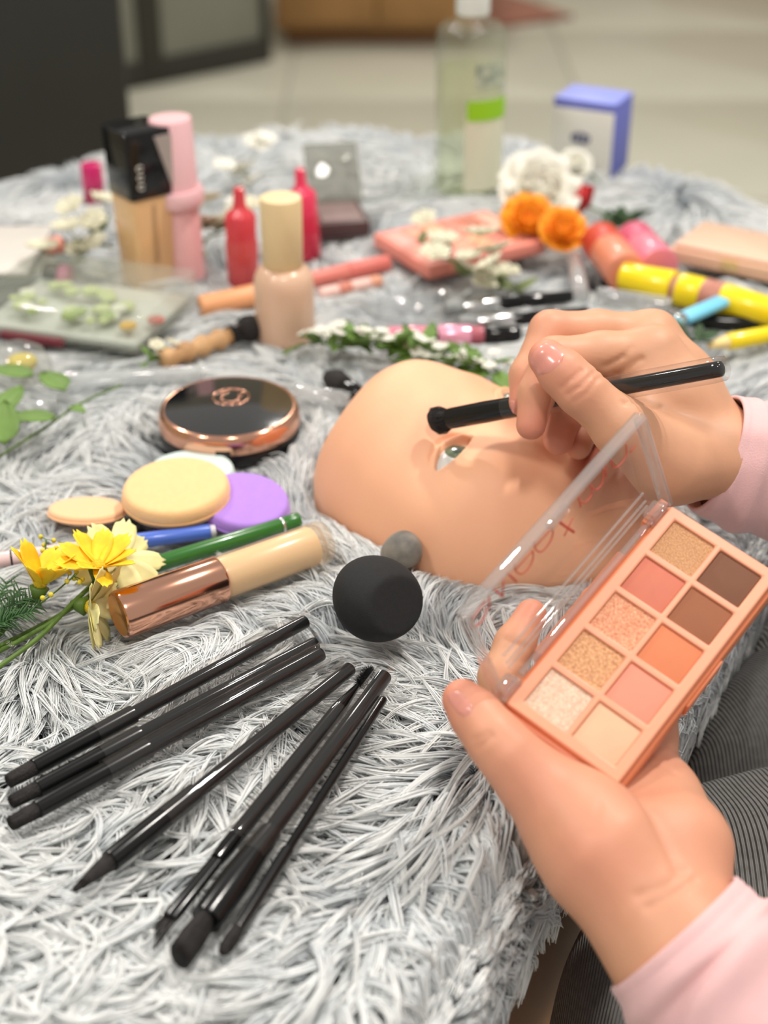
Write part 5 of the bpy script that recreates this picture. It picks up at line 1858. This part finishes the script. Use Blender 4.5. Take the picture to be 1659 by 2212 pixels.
# locks at the rim: flow outward and hang
if ne:
    r = slice(nl, N_)
    k_ = rim_k[r][:, None]
    wob = SEED.normal(0, .45, ne)[:, None]
    tx, ty = -en[:, 1:2], en[:, 0:1]
    outd = .013 * np.sin(np.clip(s / .45, 0, 1) * np.pi / 2)[None] * SEED.uniform(.5, 1.3, ne)[:, None]
    lat = wob * s[None] ** 1.3 * .020 + .004 * np.sin(s[None] * 5 + SEED.uniform(0, 6, ne)[:, None])
    hang = (np.clip(s - .12, 0, 1)[None] ** 1.25) * (SEED.uniform(.018, .036, ne)[:, None]) * k_
    liftr = (1 - k_) * .016 * np.sin(np.clip(s / .6, 0, 1) * np.pi / 2)[None]
    PXl[r] = ex[:, None] + en[:, 0:1] * outd * (.7 + .6 * (1 - k_)) + tx * lat
    PYl[r] = ey[:, None] + en[:, 1:2] * outd * (.7 + .6 * (1 - k_)) + ty * lat
    PZl[r] = ez[:, None] + liftr - hang + .003 * np.sin(s * 3)[None]
# things press the pile down
zb, st = foot_mask(PXl, PYl)
stray = SEED.random(N_)[:, None] < st.max(1, keepdims=True)
PZl = np.where((zb < 5) & ~stray, np.minimum(PZl, zb - .002), PZl)
for _ in range(3):
    PZl[:, 1:-1] = (PZl[:, :-2] + 2 * PZl[:, 1:-1] + PZl[:, 2:]) / 4
PZl[:nl] = np.where(oe > 0, PZl[:nl], np.maximum(PZl[:nl], ZB + .0004))
PL = np.stack([PXl, PYl, PZl], 2)
# hairs within each lock
dist = np.sqrt(X_ ** 2 + Y_ ** 2)
nh = np.where(Y_ < .49, 9, np.where(Y_ < .70, 12, np.where(Y_ < .95, 8, 6))).astype(int)
nh[nl:] = 10
own = np.repeat(np.arange(N_), nh)
T = len(own)
wid = np.where(Y_ < .62, .0013, .0018) * SEED.uniform(.7, 1.4, N_)
wid = wid * (1 - .38 * near)
wid[nl:] = .0011
jit = SEED.normal(0, 1, (T, 3)) * wid[own][:, None]
jit[:, 2] *= .7
env = (0.85 + .30 * np.sin(s * 3.0) - .85 * s ** 2.2)[None, :, None]
fray = SEED.normal(0, 1, (T, 1, 3)) * .0006 * (s ** 2)[None, :, None]
HP = PL[own] + jit[:, None, :] * env + fray
lenf = SEED.uniform(.86, 1.0, T)
rad = np.interp(Y_, [.40, .50, .62, .95, 1.3], [.00027, .00021, .00021, .00032, .00046])[own][:, None] * np.array(np.interp(s, [0, .3, .85, 1], [.7, 1.05, .8, .25]))[None]
rad = rad * SEED.uniform(.75, 1.2, T)[:, None] * (1 + .35 * near)[own][:, None]
cu = bpy.data.hair_curves.new('pile')
cu.add_curves([NP_] * T)
cu.points.foreach_set('position', HP.astype(np.float32).reshape(-1))
ra = cu.attributes.get('radius') or cu.attributes.new('radius', 'FLOAT', 'POINT')
ra.data.foreach_set('value', rad.astype(np.float32).reshape(-1))
fm_ = bpy.data.materials.new('pile_fibre')
fm_.use_nodes = True
nt = fm_.node_tree
b = nt.nodes['Principled BSDF']
b.inputs['Roughness'].default_value = .55
b.inputs['Specular IOR Level'].default_value = .25
hi = nt.nodes.new('ShaderNodeHairInfo')
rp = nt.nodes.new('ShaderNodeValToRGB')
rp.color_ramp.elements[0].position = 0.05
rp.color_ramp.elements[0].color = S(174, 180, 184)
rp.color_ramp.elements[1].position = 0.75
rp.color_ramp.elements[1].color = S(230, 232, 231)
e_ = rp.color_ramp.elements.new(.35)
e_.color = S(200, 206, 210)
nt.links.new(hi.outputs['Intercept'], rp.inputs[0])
hv = nt.nodes.new('ShaderNodeHueSaturation')
mr = nt.nodes.new('ShaderNodeMapRange')
mr.inputs[3].default_value = .86
mr.inputs[4].default_value = 1.06
nt.links.new(hi.outputs['Random'], mr.inputs[0])
nt.links.new(mr.outputs[0], hv.inputs['Value'])
nt.links.new(rp.outputs[0], hv.inputs['Color'])
nt.links.new(hv.outputs[0], b.inputs['Base Color'])
cu.materials.append(fm_)
pile = bpy.data.objects.new('pile', cu)
COL.objects.link(pile)
pile.parent = rug
pile.matrix_local = rug.matrix_world.inverted()
pile['kind'] = 'stuff'
